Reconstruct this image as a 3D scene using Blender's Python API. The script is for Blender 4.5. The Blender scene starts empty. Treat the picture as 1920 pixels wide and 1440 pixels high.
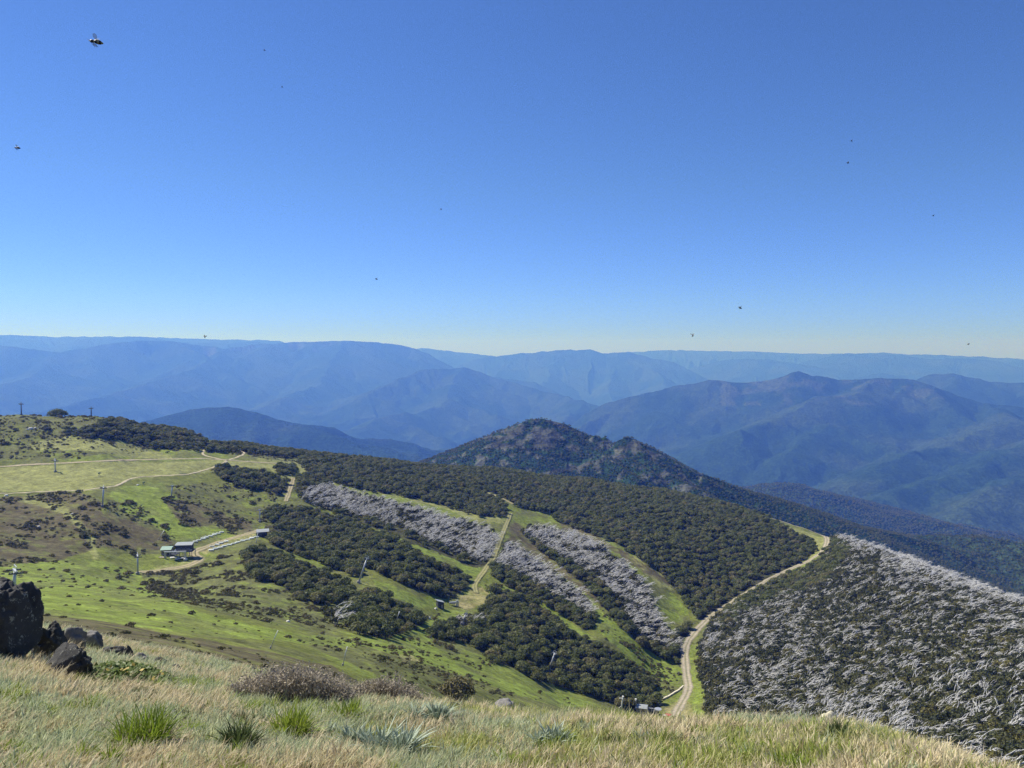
import bpy, bmesh, math, random
import numpy as np
from mathutils import Vector, Matrix, Euler, noise as mnoise

random.seed(7); rng = np.random.default_rng(7)
SC = bpy.context.scene
COL = SC.collection
F, PITCH = 1450.0, math.radians(2.57)
CP, SP = math.cos(PITCH), math.sin(PITCH)

# ------------------------------------------------------------------ camera, sun, sky
cam_d = bpy.data.cameras.new("camera"); cam = bpy.data.objects.new("camera", cam_d); COL.objects.link(cam)
cam_d.sensor_width = 36.0; cam_d.lens = F / 1920 * 36; cam_d.clip_start = 0.05; cam_d.clip_end = 200000
cam.location = (0, 0, 0); cam.rotation_euler = (math.radians(90) - PITCH, 0, 0)
SC.camera = cam
SUN_AZ, SUN_EL = math.radians(-62), math.radians(50)       # azimuth measured from +Y towards +X
sdir = Vector((math.sin(SUN_AZ) * math.cos(SUN_EL), math.cos(SUN_AZ) * math.cos(SUN_EL), math.sin(SUN_EL)))
sun_d = bpy.data.lights.new("sun", 'SUN'); sun = bpy.data.objects.new("sun", sun_d); COL.objects.link(sun)
sun_d.energy = 5.0; sun_d.angle = math.radians(0.5); sun_d.color = (1.0, 0.95, 0.87)
sun.rotation_euler = sdir.to_track_quat('Z', 'Y').to_euler()
world = bpy.data.worlds.new("World"); SC.world = world; world.use_nodes = True
wn = world.node_tree.nodes; wl = world.node_tree.links
bg = wn["Background"]; sky = wn.new("ShaderNodeTexSky"); sky.sky_type = 'NISHITA'; sky.sun_disc = False
sky.sun_elevation = SUN_EL; sky.sun_rotation = SUN_AZ; sky.altitude = 1800; sky.air_density = 1.0; sky.dust_density = 0.0; sky.ozone_density = 10.0
hs = wn.new("ShaderNodeHueSaturation"); hs.inputs['Saturation'].default_value = 1.03
wtc = wn.new("ShaderNodeTexCoord"); wsp = wn.new("ShaderNodeSeparateXYZ"); wl.new(wtc.outputs['Generated'], wsp.inputs[0])
wr = wn.new("ShaderNodeValToRGB"); wr.color_ramp.elements[0].position = 0.0; wr.color_ramp.elements[0].color = (0.60, 0.70, 1.50, 1)      # the low sky stays blue
e_ = wr.color_ramp.elements.new(0.06); e_.color = (0.74, 0.80, 1.22, 1)
wr.color_ramp.elements[2].position = 0.20; wr.color_ramp.elements[1].position = 0.06; wr.color_ramp.elements[2].color = (0.86, 0.86, 1.0, 1)
wl.new(wsp.outputs['Z'], wr.inputs[0])
wm = wn.new("ShaderNodeMix"); wm.data_type = 'RGBA'; wm.blend_type = 'MULTIPLY'; wm.inputs['Factor'].default_value = 1.0
wl.new(sky.outputs[0], hs.inputs['Color']); wl.new(hs.outputs[0], wm.inputs['A']); wl.new(wr.outputs[0], wm.inputs['B'])
wl.new(wm.outputs['Result'], bg.inputs[0]); bg.inputs[1].default_value = 0.099
SC.view_settings.view_transform = 'Standard'; SC.view_settings.look = 'None'
SC.view_settings.exposure = 0.42; SC.view_settings.gamma = 1.0
SC.render.engine = 'CYCLES'
SC.cycles.use_denoising = True; SC.cycles.denoising_prefilter = 'NONE'
SC.cycles.max_bounces = 6; SC.cycles.volume_bounces = 0; SC.cycles.transparent_max_bounces = 8
SC.cycles.use_adaptive_sampling = True; SC.cycles.adaptive_threshold = 0.01

# ------------------------------------------------------------------ helpers
def pix_dir(px, py):
    X = (np.asarray(px, float) - 960) / F; Y = (720 - np.asarray(py, float)) / F
    return X, CP + Y * SP, -SP + Y * CP
def pix_azt(px, py):
    x, y, z = pix_dir(px, py)
    return np.arctan2(x, y), z / np.hypot(x, y)
def azt_pix(az, t):
    x, y, z = np.sin(az), np.cos(az), t
    yy = y * CP - z * SP; zz = y * SP + z * CP
    return 960 + F * x / yy, 720 - F * zz / yy
def at(px, py, r):
    x, y, z = pix_dir(px, py); k = r / np.hypot(x, y)
    return Vector((float(x * k), float(y * k), float(z * k)))

_NT = np.random.default_rng(99).random((64, 1024)).astype(np.float32); _PM = np.random.default_rng(98).permutation(1024).astype(np.int32)
def vnoise(x, y, s=0):
    x = np.asarray(x, np.float32); y = np.asarray(y, np.float32); x, y = np.broadcast_arrays(x, y)
    ix = np.floor(x); iy = np.floor(y); fx = x - ix; fy = y - iy
    fx = fx * fx * (3 - 2 * fx); fy = fy * fy * (3 - 2 * fy)
    T = _NT[s % 64]; jx = ix.astype(np.int32) & 1023; jy = iy.astype(np.int32) & 1023; kx = (jx + 1) & 1023; ky = (jy + 1) & 1023
    a = T[_PM[jx] ^ jy]; b = T[_PM[kx] ^ jy]; c = T[_PM[jx] ^ ky]; d = T[_PM[kx] ^ ky]
    return (a * (1 - fx) + b * fx) * (1 - fy) + (c * (1 - fx) + d * fx) * fy
def fbm(x, y, s=0, o=4):
    v = 0; a = 0.5; k = 1.0
    for i in range(o):
        v = v + a * vnoise(x * k, y * k, s + i * 17); a *= 0.5; k *= 2.03
    return v / (1 - 0.5 ** o)                                 # 0..1
def inpoly(px, py, poly):
    p = np.asarray(poly, float); inside = np.zeros(np.shape(px), bool); j = len(p) - 1
    for i in range(len(p)):
        xi, yi = p[i]; xj, yj = p[j]
        if yi != yj:
            c = ((yi > py) != (yj > py)) & (px < (xj - xi) * (py - yi) / (yj - yi) + xi)
            inside ^= c
        j = i
    return inside
def pol_dist(px, py, pts):
    d = np.full(np.shape(px), 1e9)
    for (ax, ay), (bx, by) in zip(pts[:-1], pts[1:]):
        vx, vy = bx - ax, by - ay; L = vx * vx + vy * vy + 1e-9
        s = np.clip(((px - ax) * vx + (py - ay) * vy) / L, 0, 1)
        d = np.minimum(d, np.hypot(px - ax - s * vx, py - ay - s * vy))
    return d
def sstep(a, b, x):
    t = np.clip((x - a) / (b - a), 0, 1); return t * t * (3 - 2 * t)

def mesh_np(name, V, Q=None, T=None, smooth=True, col=None):
    """a mesh from arrays of vertices, quads and triangles, with an optional colour attribute"""
    me = bpy.data.meshes.new(name); V = np.asarray(V, np.float32)
    Q = np.zeros((0, 4), np.int32) if Q is None else np.asarray(Q, np.int32)
    T = np.zeros((0, 3), np.int32) if T is None else np.asarray(T, np.int32)
    me.vertices.add(len(V)); me.vertices.foreach_set("co", V.ravel())
    nl = Q.size + T.size; npoly = len(Q) + len(T)
    me.loops.add(nl); me.polygons.add(npoly)
    me.loops.foreach_set("vertex_index", np.concatenate([Q.ravel(), T.ravel()]))
    st = np.concatenate([np.arange(len(Q)) * 4, len(Q) * 4 + np.arange(len(T)) * 3]).astype(np.int32)
    me.polygons.foreach_set("loop_start", st)
    me.polygons.foreach_set("use_smooth", np.full(npoly, smooth, bool))
    if col is not None:
        a = me.color_attributes.new("paint", 'FLOAT_COLOR', 'POINT')
        c = np.ones((len(V), 4), np.float32); c[:, :3] = col
        a.data.foreach_set("color", c.ravel())
    me.update(calc_edges=True); me.validate()
    return me
def grid_quads(nr, nc):
    i = np.arange(nr - 1)[:, None] * nc + np.arange(nc - 1)[None, :]
    return np.stack([i, i + 1, i + nc + 1, i + nc], -1).reshape(-1, 4)
def link(name, me, parent=None, mat=None):
    o = bpy.data.objects.new(name, me); COL.objects.link(o)
    if mat is not None and not me.materials: me.materials.append(mat)
    if parent is not None: o.parent = parent
    return o
def tag(o, label=None, cat=None, group=None, kind=None):
    if label: o["label"] = label
    if cat: o["category"] = cat
    if group: o["group"] = group
    if kind: o["kind"] = kind
    return o
def empty(name, loc, rz=0.0):
    o = bpy.data.objects.new(name, None); COL.objects.link(o); o.location = loc; o.rotation_euler = (0, 0, rz)
    o.empty_display_size = 0.2
    return o
class MB:
    def __init__(self): self.v = []; self.q = []; self.t = []
    def add(self, vs, qs=(), ts=()):
        b = len(self.v); self.v += [tuple(v) for v in vs]
        self.q += [tuple(i + b for i in f) for f in qs]; self.t += [tuple(i + b for i in f) for f in ts]
    def box(self, c, s, rot=None):
        R = rot.to_matrix() if rot is not None else Matrix.Identity(3)
        vs = [Vector(c) + R @ Vector((x * s[0] / 2, y * s[1] / 2, z * s[2] / 2)) for z in (-1, 1) for x, y in ((-1, -1), (1, -1), (1, 1), (-1, 1))]
        self.add(vs, [(3, 2, 1, 0), (4, 5, 6, 7), (0, 1, 5, 4), (1, 2, 6, 5), (2, 3, 7, 6), (3, 0, 4, 7)])
    def tube(self, pts, rad, n=6, cap=True):
        pts = [Vector(p) for p in pts]; rs = rad if hasattr(rad, '__len__') else [rad] * len(pts)
        rings = []
        for i, p in enumerate(pts):
            d = (pts[min(i + 1, len(pts) - 1)] - pts[max(i - 1, 0)])
            if d.length < 1e-9: d = Vector((0, 0, 1))
            d.normalize(); u = d.orthogonal() if abs(d.z) > 0.99 else d.cross(Vector((0, 0, 1))); u.normalize(); w = d.cross(u)
            rings.append([p + (u * math.cos(2 * math.pi * k / n) + w * math.sin(2 * math.pi * k / n)) * rs[i] for k in range(n)])
        vs = [v for r in rings for v in r]; qs = []; ts = []
        for i in range(len(pts) - 1):
            for k in range(n):
                qs.append((i * n + k, i * n + (k + 1) % n, (i + 1) * n + (k + 1) % n, (i + 1) * n + k))
        if cap:
            vs += [pts[0], pts[-1]]; a = len(vs) - 2; b = len(vs) - 1; L = (len(pts) - 1) * n
            for k in range(n):
                ts.append((a, (k + 1) % n, k)); ts.append((b, L + k, L + (k + 1) % n))
        self.add(vs, qs, ts)
    def prism(self, prof, x0, x1, axis='x'):
        """a closed (a, b) outline pushed along an axis"""
        n = len(prof)
        mk = (lambda e, a, b: (e, a, b)) if axis == 'x' else ((lambda e, a, b: (a, e, b)) if axis == 'y' else (lambda e, a, b: (a, b, e)))
        vs = [mk(x0, a, b) for a, b in prof] + [mk(x1, a, b) for a, b in prof]
        ca = [sum(p[k] for p in prof) / n for k in (0, 1)]
        vs += [mk(x0, *ca), mk(x1, *ca)]
        qs = [(i, (i + 1) % n, n + (i + 1) % n, n + i) for i in range(n)]
        ts = [(2 * n, (i + 1) % n, i) for i in range(n)] + [(2 * n + 1, n + i, n + (i + 1) % n) for i in range(n)]
        self.add(vs, qs, ts)
    def mesh(self, name, smooth=False):
        return mesh_np(name, np.array(self.v), np.array(self.q).reshape(-1, 4), np.array(self.t).reshape(-1, 3), smooth)
    def build(self, name, mat, parent=None, smooth=False):
        return link(name, self.mesh(name, smooth), parent, mat)

# ------------------------------------------------------------------ materials
def mat_new(name):
    m = bpy.data.materials.new(name); m.use_nodes = True
    n = m.node_tree.nodes; return m, n, m.node_tree.links, n["Principled BSDF"]
def noise_node(n, l, scale, detail=6, rough=0.6, coord='Object', dim=None):
    tc = n.new("ShaderNodeTexCoord"); t = n.new("ShaderNodeTexNoise"); t.inputs['Scale'].default_value = scale
    t.inputs['Detail'].default_value = detail; t.inputs['Roughness'].default_value = rough
    l.new(tc.outputs[coord], t.inputs['Vector']); return t
def ramp(n, l, src, stops):
    r = n.new("ShaderNodeValToRGB"); e = r.color_ramp.elements
    while len(e) < len(stops): e.new(0.5)
    for k, (p, c) in enumerate(stops): e[k].position = p; e[k].color = (*c, 1)
    l.new(src, r.inputs[0]); return r
def mul(n, l, a, b, fac=1.0, mode='MULTIPLY'):
    m = n.new("ShaderNodeMix"); m.data_type = 'RGBA'; m.blend_type = mode; m.inputs['Factor'].default_value = fac
    l.new(a, m.inputs['A']); l.new(b, m.inputs['B']); return m.outputs['Result']
def noisy(name, c, var=0.25, scale=4.0, rough=0.7, metal=0.0, bump=0.0, detail=5, spec=0.3):
    m, n, l, p = mat_new(name); t = noise_node(n, l, scale, detail)
    lo = tuple(x * (1 - var) for x in c); hi = tuple(min(1, x * (1 + var)) for x in c)
    r = ramp(n, l, t.outputs[0], [(0.3, lo), (0.7, hi)]); l.new(r.outputs[0], p.inputs['Base Color'])
    p.inputs['Roughness'].default_value = rough; p.inputs['Metallic'].default_value = metal; p.inputs['Specular IOR Level'].default_value = spec
    if bump:
        b = n.new("ShaderNodeBump"); b.inputs['Strength'].default_value = bump; b.inputs['Distance'].default_value = 0.05
        l.new(t.outputs[0], b.inputs['Height']); l.new(b.outputs[0], p.inputs['Normal'])
    return m
def painted(name, layers, rough=0.95, bumps=(), spec=0.1, tints=()):
    """the paint attribute times several noises; layers = (scale, lo, hi); bumps = (scale, distance, strength)"""
    m, n, l, p = mat_new(name); a = n.new("ShaderNodeAttribute"); a.attribute_name = "paint"; c = a.outputs['Color']
    for s, lo, hi in layers:
        t = noise_node(n, l, s, 5, 0.65); r = ramp(n, l, t.outputs[0], [(0.32, (lo,) * 3), (0.68, (hi,) * 3)])
        c = mul(n, l, c, r.outputs[0])
    for s, t0, t1, tc_, amt in tints:                          # patches of another plant cover
        t = noise_node(n, l, s, 6, 0.7); r = ramp(n, l, t.outputs[0], [(t0, (0, 0, 0)), (t1, (amt,) * 3)]); mx = n.new("ShaderNodeMix"); mx.data_type = 'RGBA'
        l.new(r.outputs[0], mx.inputs['Factor']); l.new(c, mx.inputs['A']); mx.inputs['B'].default_value = (*tc_, 1); c = mx.outputs['Result']
    l.new(c, p.inputs['Base Color']); p.inputs['Roughness'].default_value = rough; p.inputs['Specular IOR Level'].default_value = spec
    prev = None
    for s, dist, st in bumps:
        t = noise_node(n, l, s, 4, 0.6); b = n.new("ShaderNodeBump"); b.inputs['Strength'].default_value = st; b.inputs['Distance'].default_value = dist
        l.new(t.outputs[0], b.inputs['Height'])
        if prev is not None: l.new(prev, b.inputs['Normal'])
        prev = b.outputs[0]
    if prev is not None: l.new(prev, p.inputs['Normal'])
    return m
def leafy(name, stops, trans=0.3, rough=0.6, noise_scale=0.0, spec=0.25, island=0.35):
    """foliage: colour by the random value of each object or instance, some light through the leaf"""
    m, n, l, p = mat_new(name); oi = n.new("ShaderNodeObjectInfo")
    r = ramp(n, l, oi.outputs['Random'], stops); c = r.outputs[0]
    if island:
        ge = n.new("ShaderNodeNewGeometry"); r3 = ramp(n, l, ge.outputs['Random Per Island'], [(0.0, (1 - island,) * 3), (1.0, (1 + island,) * 3)]); c = mul(n, l, c, r3.outputs[0])
    if noise_scale:
        t = noise_node(n, l, noise_scale, 3, 0.6); r2 = ramp(n, l, t.outputs[0], [(0.3, (0.55,) * 3), (0.7, (1.4,) * 3)]); c = mul(n, l, c, r2.outputs[0])
    l.new(c, p.inputs['Base Color']); p.inputs['Roughness'].default_value = rough; p.inputs['Specular IOR Level'].default_value = spec
    tr = n.new("ShaderNodeBsdfTranslucent"); l.new(c, tr.inputs[0]); mx = n.new("ShaderNodeMixShader"); mx.inputs[0].default_value = trans
    l.new(p.outputs[0], mx.inputs[1]); l.new(tr.outputs[0], mx.inputs[2]); l.new(mx.outputs[0], n["Material Output"].inputs[0])
    return m

# ------------------------------------------------------------------ the mountainside: control points (picture x, picture y, distance in m)
CTRL = [
 # the grass underfoot, its brow and the steep drop behind it
 (-250,1440,4.3),(150,1440,4.3),(560,1440,4.3),(960,1440,4.3),(1400,1440,4.3),(1780,1440,4.1),(2150,1440,3.6),
 (-250,1560,3.0),(560,1560,3.0),(1400,1560,3.0),(2150,1600,2.6),(560,1800,1.9),(1400,1800,1.9),(-250,1800,1.9),(2150,1800,1.9),
 (-250,1330,5.6),(100,1340,5.6),(400,1350,5.5),(700,1375,5.2),(1000,1385,5.1),(1300,1392,4.9),(1550,1385,4.7),(1700,1405,4.5),
 (-250,1225,9.5),(0,1240,8.6),(150,1262,7.8),(300,1255,9.0),(250,1225,12),(430,1262,10),
 (-250,1140,20),(80,1168,18),(200,1196,17),(300,1216,15.5),(430,1243,13),(520,1268,10.5),(650,1290,9),(760,1308,8),(900,1326,7),(1100,1338,6.3),(1340,1353,5.6),(1560,1352,5.3),(1640,1370,5.0),(1760,1404,4.6),(1870,1444,4.2),(2050,1510,3.6),
 (-250,1210,35),(80,1215,32),(300,1260,28),(500,1300,22),(760,1370,16),(1000,1420,14),(1340,1440,12),(1600,1450,11),(1870,1560,9),(2100,1650,8),
 (-250,1200,60),(80,1195,60),(300,1235,55),(500,1275,55),(760,1360,40),(1000,1420,40),(1340,1450,40),(1600,1460,40),(1870,1560,40),(2100,1600,40),
 (800,1340,110),(1000,1390,110),(1340,1430,130),(1600,1440,130),(1870,1500,120),(2100,1530,120),
 (1150,1400,200),(1340,1410,230),(1600,1420,220),(1870,1470,200),(2100,1490,200),
 # the heath slope below the brow
 (-250,1150,130),(80,1165,120),(200,1182,115),(300,1200,110),(400,1220,110),(500,1240,115),(600,1262,130),(720,1290,150),(860,1320,185),(960,1335,215),
 (-250,1120,190),(80,1140,180),(300,1168,170),(480,1205,165),(600,1230,170),(760,1265,190),(900,1295,225),(1020,1312,275),(1120,1328,340),
 (-250,1095,270),(80,1100,280),(250,1110,290),(400,1130,280),(520,1165,260),(640,1190,270),(760,1215,280),(850,1240,300),(940,1265,320),(1040,1290,360),
 (-250,1050,400),(0,1040,420),(130,1045,430),(258,1076,425),(345,1045,455),(440,1070,410),(560,1130,340),(640,1150,325),(720,1180,320),
 (-250,960,530),(0,930,560),(192,950,520),(322,932,560),(430,1000,510),(490,970,560),
 (-250,885,680),(0,872,690),(102,884,640),(250,862,690),(380,860,700),(250,890,620),
 (-250,785,790),(-120,780,790),(40,777,785),(171,781,790),(250,800,800),(330,808,820),(400,828,840),(480,840,860),(560,850,880),
 (-250,830,735),(100,820,740),(300,835,755),
 # ski runs and woods in the middle
 (500,900,640),(560,920,620),(480,1010,480),(540,1000,530),(640,1000,550),(600,950,600),(560,880,740),(650,890,760),(640,1080,430),(560,1060,430),(690,1092,420),(700,1040,490),(780,1090,450),
 (720,950,640),(820,990,600),(900,1050,545),(760,900,780),(860,945,720),(950,970,690),(940,1010,610),(890,1095,490),(825,1138,430),(880,1130,450),(780,1170,365),(860,1190,370),(930,1170,420),(920,1230,350),(1000,1200,410),
 (640,858,920),(720,866,950),(790,874,980),(860,880,1000),(960,885,1010),(1100,900,1020),(1250,922,1000),(1350,944,960),(1440,970,900),
 (1000,930,830),(1100,960,800),(1200,980,780),(1300,1000,780),(1400,1000,800),(1000,1020,640),(1050,1080,560),(1100,1050,610),(1150,1110,560),(1200,1070,620),(1250,1150,560),(1300,1080,670),(1350,1100,670),
 (1060,1150,490),(1120,1200,450),(1180,1180,490),(1240,1230,480),(1040,1250,400),(1150,1260,420),(1130,1300,390),(1200,1332,390),(1265,1345,380),(1230,1290,430),
 (1290,1305,420),(1290,1240,480),(1300,1190,530),(1340,1148,590),(1400,1112,650),(1450,1084,700),(1515,1050,760),(1552,1012,810),(1500,988,850),(1445,972,890),
 # the slope of grey dead trees
 (1360,1300,405),(1360,1340,365),(1350,1220,490),(1420,1200,500),(1450,1300,400),(1550,1150,540),(1560,1260,430),(1600,1340,340),(1650,1100,570),(1700,1200,470),(1750,1300,370),(1800,1390,290),(1800,1150,500),(1880,1250,400),(1900,1350,310),(1920,1430,250),(2150,1300,330),(2150,1400,260),(2150,1480,215),
 (1575,1008,800),(1640,1030,740),(1720,1062,680),(1820,1100,620),(1920,1138,570),(2050,1185,520),(2200,1240,470),
 # behind the skyline the ground falls away
 (-250,850,1000),(40,850,1000),(250,860,1020),(420,870,1060),(560,885,1100),(720,900,1150),(860,912,1200),(1000,925,1200),(1200,955,1180),(1350,990,1120),(1480,1030,1050),(1600,1070,980),(1720,1120,880),(1820,1160,820),(1920,1200,780),(2100,1260,700),
 (-250,1500,2000),(300,1500,2000),(960,1500,2000),(1600,1550,2000),(2200,1600,2000),
 (-250,1100,1500),(200,1100,1500),(560,1080,1500),(960,1080,1550),(1300,1120,1500),(1600,1220,1400),(1920,1350,1200),(2200,1400,1100),
]
c = np.array(CTRL, float); c[:, 1] += np.where(c[:, 2] < 22, (0.085 + 0.05 * np.clip((7.0 - c[:, 2]) / 2, 0, 1)) * F / np.maximum(c[:, 2], 3.5), 0)      # the ground lies under the grass tops
caz, ct = pix_azt(c[:, 0], c[:, 1])
U = np.stack([np.degrees(caz) / 16.0, np.log(c[:, 2])], 1)
def tps(d2): return 0.5 * d2 * np.log(d2 + 1e-12)
d2 = ((U[:, None] - U[None]) ** 2).sum(-1); n = len(U)
A = np.zeros((n + 3, n + 3)); A[:n, :n] = tps(d2) + 0.004 * np.eye(n)
A[:n, n] = 1; A[:n, n + 1:] = U; A[n, :n] = 1; A[n + 1:, :n] = U.T
W = np.linalg.solve(A, np.concatenate([ct, np.zeros(3)]))
NAZ = 1241; AZ = np.radians(np.linspace(-46.5, 46.5, NAZ))
LR = np.concatenate([np.linspace(math.log(1.6), math.log(100), 300, endpoint=False), np.linspace(math.log(100), math.log(1080), 560, endpoint=False), np.linspace(math.log(1080), math.log(1900), 60)])
NR = len(LR); R = np.exp(LR)
ja = np.linspace(0, NAZ - 1, 156); ua = np.interp(ja, np.arange(NAZ), np.degrees(AZ)) / 16.0           # coarse, then bilinear
ri = np.linspace(0, NR - 1, 300); lrc = np.interp(ri, np.arange(NR), LR)
acc = W[n] + W[n + 1] * ua[None, :] + W[n + 2] * lrc[:, None]
for k in range(n):
    acc = acc + W[k] * tps((ua[None, :] - U[k, 0]) ** 2 + (lrc[:, None] - U[k, 1]) ** 2)
def upsample(a, xi, xo, axis):
    i = np.clip(np.searchsorted(xi, xo) - 1, 0, len(xi) - 2); f = (xo - xi[i]) / (xi[i + 1] - xi[i])
    sh = [1, 1]; sh[axis] = -1; f = f.reshape(sh)
    return np.take(a, i, axis) * (1 - f) + np.take(a, i + 1, axis) * f
TT = upsample(upsample(acc, ja, np.arange(NAZ), 1), ri, np.arange(NR), 0)
XX = R[:, None] * np.sin(AZ)[None]; YY = R[:, None] * np.cos(AZ)[None]
rough = (fbm(XX / 22, YY / 22, 3, 4) - 0.5) * 2.4 * sstep(40, 250, R)[:, None] + (fbm(XX / 1.1, YY / 1.1, 9, 4) - 0.5) * 0.16 * (1 - sstep(10, 40, R))[:, None] + (fbm(XX / 7, YY / 7, 5, 3) - 0.5) * 0.7 * sstep(14, 60, R)[:, None]
ZZ = TT * R[:, None] + rough
TT = ZZ / R[:, None]
PX, PY = azt_pix(AZ[None, :].repeat(NR, 0), TT)
CUM = np.maximum.accumulate(TT, 0)

def rowf(r):
    return np.interp(np.log(np.maximum(r, 1.61)), LR, np.arange(NR))
def ground(x, y):
    """height of the mountainside at x, y (arrays or numbers)"""
    x = np.asarray(x, float); y = np.asarray(y, float); r = np.hypot(x, y); az = np.arctan2(x, y)
    fi = np.clip(rowf(r), 0, NR - 1.001); fj = np.clip((az - AZ[0]) / (AZ[1] - AZ[0]), 0, NAZ - 1.001)
    i = fi.astype(int); j = fj.astype(int); a = fi - i; b = fj - j
    return (ZZ[i, j] * (1 - a) + ZZ[i + 1, j] * a) * (1 - b) + (ZZ[i, j + 1] * (1 - a) + ZZ[i + 1, j + 1] * a) * b
def shown(x, y, h=0.0):
    """is the ground (or something h metres tall on it) in front of all ground nearer the viewer?"""
    r = np.hypot(x, y); az = np.arctan2(x, y)
    fi = np.clip(rowf(r) - 1.5, 0, NR - 1).astype(int); fj = np.clip(np.round((az - AZ[0]) / (AZ[1] - AZ[0])), 0, NAZ - 1).astype(int)
    return (ground(x, y) + h) / r >= CUM[fi, fj] - 1e-4
def hit(px, py, rmin=60.0):
    """where the line of sight through a picture point meets the mountainside beyond rmin"""
    az, t = pix_azt(px, py); fj = (az - AZ[0]) / (AZ[1] - AZ[0]); j = int(np.clip(fj, 0, NAZ - 2)); b = float(np.clip(fj - j, 0, 1))
    col = TT[:, j] * (1 - b) + TT[:, j + 1] * b
    i0 = int(rowf(np.array(rmin)))
    k = np.nonzero(col[i0:] >= t)[0]
    if len(k) == 0: i = i0 + int(np.argmax(col[i0:])); r = R[i]
    else:
        i = i0 + k[0]
        if i > i0:
            f = (t - col[i - 1]) / max(col[i] - col[i - 1], 1e-9); r = math.exp(LR[i - 1] + (LR[i] - LR[i - 1]) * f)
        else: r = R[i]
    x, y = r * math.sin(az), r * math.cos(az)
    return Vector((x, y, float(ground(x, y))))
# ------------------------------------------------------------------ woods and ground patches, traced from the photograph
LIVE = {
 'ridge band': [(112,812),(130,803),(165,803),(200,792),(206,786),(260,793),(330,805),(380,826),(400,836),(372,846),(345,840),(290,843),(250,829),(200,822),(150,819)],
 'skyline band': [(390,845),(400,836),(450,836),(480,836),(560,844),(640,853),(720,863),(790,872),(840,877),(960,880),(1100,895),(1250,917),(1340,938),(1425,966),(1440,978),(1470,990),(1500,1003),(1525,1022),(1522,1042),(1480,1068),(1400,1113),(1345,1145),(1318,1165),(1300,1152),(1280,1118),(1250,1087),(1235,1067),(1210,1052),(1180,1032),(1150,1014),(1110,1000),(1075,988),(1045,978),(1038,963),(1020,960),(975,950),(965,946),(945,932),(905,920),(898,924),(940,943),(952,966),(920,970),(860,957),(800,938),(740,926),(700,922),(640,907),(580,888),(566,872),(560,858),(480,850),(450,848)],
 'clump on the meadow': [(398,880),(420,874),(450,876),(480,884),(520,895),(545,908),(548,922),(530,927),(500,921),(470,915),(440,908),(415,898)],
 'lone tree': [(520,878),(550,880),(552,890),(522,889)],
 'top of the grey strip': [(556,892),(600,894),(622,905),(618,912),(575,915),(560,930),(552,915)],
 'upper strip': [(490,962),(520,950),(560,950),(600,960),(640,973),(690,990),(740,1010),(780,1035),(820,1056),(860,1075),(886,1090),(870,1100),(860,1118),(830,1122),(790,1108),(740,1087),(700,1067),(660,1047),(620,1027),(580,1007),(540,992),(510,978)],
 'middle strip': [(502,990),(530,990),(560,1005),(600,1020),(640,1040),(665,1055),(690,1080),(660,1078),(620,1063),(580,1047),(540,1033),(508,1016)],
 'lower strip': [(452,1034),(480,1026),(520,1036),(560,1056),(600,1070),(640,1090),(666,1105),(660,1127),(620,1133),(590,1132),(560,1123),(530,1098),(500,1088),(468,1072)],
 'valley clump': [(648,1124),(690,1106),(720,1110),(760,1135),(790,1154),(795,1168),(760,1187),(720,1196),(680,1192),(655,1167)],
 'gully wood': [(802,1187),(830,1170),(880,1157),(915,1142),(924,1105),(960,1106),(1000,1126),(1020,1146),(1060,1176),(1100,1196),(1140,1212),(1170,1236),(1190,1262),(1228,1286),(1240,1312),(1225,1326),(1180,1326),(1130,1313),(1110,1303),(1060,1292),(1010,1278),(960,1248),(930,1243),(900,1218),(880,1203),(850,1198),(820,1197)],
 'fringe of the first grey strip': [(600,950),(650,964),(700,979),(760,996),(800,1016),(850,1036),(890,1056),(908,1054),(935,1018),(938,1028),(915,1060),(895,1066),(850,1050),(800,1030),(750,1008),(690,988),(640,970)],
 'fringe of the second grey strip': [(925,1060),(980,1090),(1020,1110),(1060,1136),(1098,1166),(1112,1156),(1120,1168),(1095,1180),(1050,1150),(1010,1124),(960,1098),(924,1078)],
 'fringe of the third grey strip': [(985,1004),(1010,1024),(1050,1050),(1100,1080),(1140,1116),(1170,1156),(1200,1196),(1240,1220),(1262,1228),(1250,1240),(1200,1210),(1160,1172),(1120,1120),(1080,1080),(1030,1045)],
 'corner by the road': [(1345,1150),(1400,1118),(1480,1075),(1540,1048),(1560,1012),(1590,1020),(1580,1060),(1540,1100),(1470,1120),(1400,1150),(1352,1180)],
 'roadside wood': [(1262,1190),(1290,1170),(1296,1180),(1278,1215),(1282,1255),(1270,1250),(1262,1225)],
}
DEAD = {
 'first grey strip': [(560,932),(576,916),(620,912),(680,928),(720,938),(780,953),(830,968),(870,978),(910,988),(930,1003),(935,1018),(920,1038),(905,1052),(890,1054),(850,1034),(800,1014),(760,994),(700,978),(650,963),(590,948)],
 'second grey strip': [(948,1018),(965,1024),(1000,1048),(1040,1078),(1070,1098),(1100,1122),(1110,1152),(1095,1162),(1060,1133),(1020,1108),(980,1088),(940,1073),(926,1058)],
 'third grey strip': [(985,988),(1020,988),(1060,998),(1110,1014),(1150,1043),(1190,1074),(1210,1104),(1222,1124),(1232,1154),(1252,1184),(1268,1204),(1266,1226),(1240,1218),(1200,1193),(1170,1153),(1140,1113),(1100,1078),(1050,1048),(1010,1022),(985,1003)],
 'grey hillside': [(1562,1010),(1575,1008),(1700,1054),(1920,1137),(2150,1220),(2150,1560),(1880,1460),(1600,1440),(1345,1420),(1320,1300),(1306,1245),(1315,1205),(1345,1152),(1400,1130),(1480,1100),(1545,1050)],
 'grey outcrop': [(608,1146),(625,1142),(640,1160),(632,1168),(612,1158)],
 'grey gully': [(850,1160),(895,1160),(900,1175),(855,1175)],
}
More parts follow.
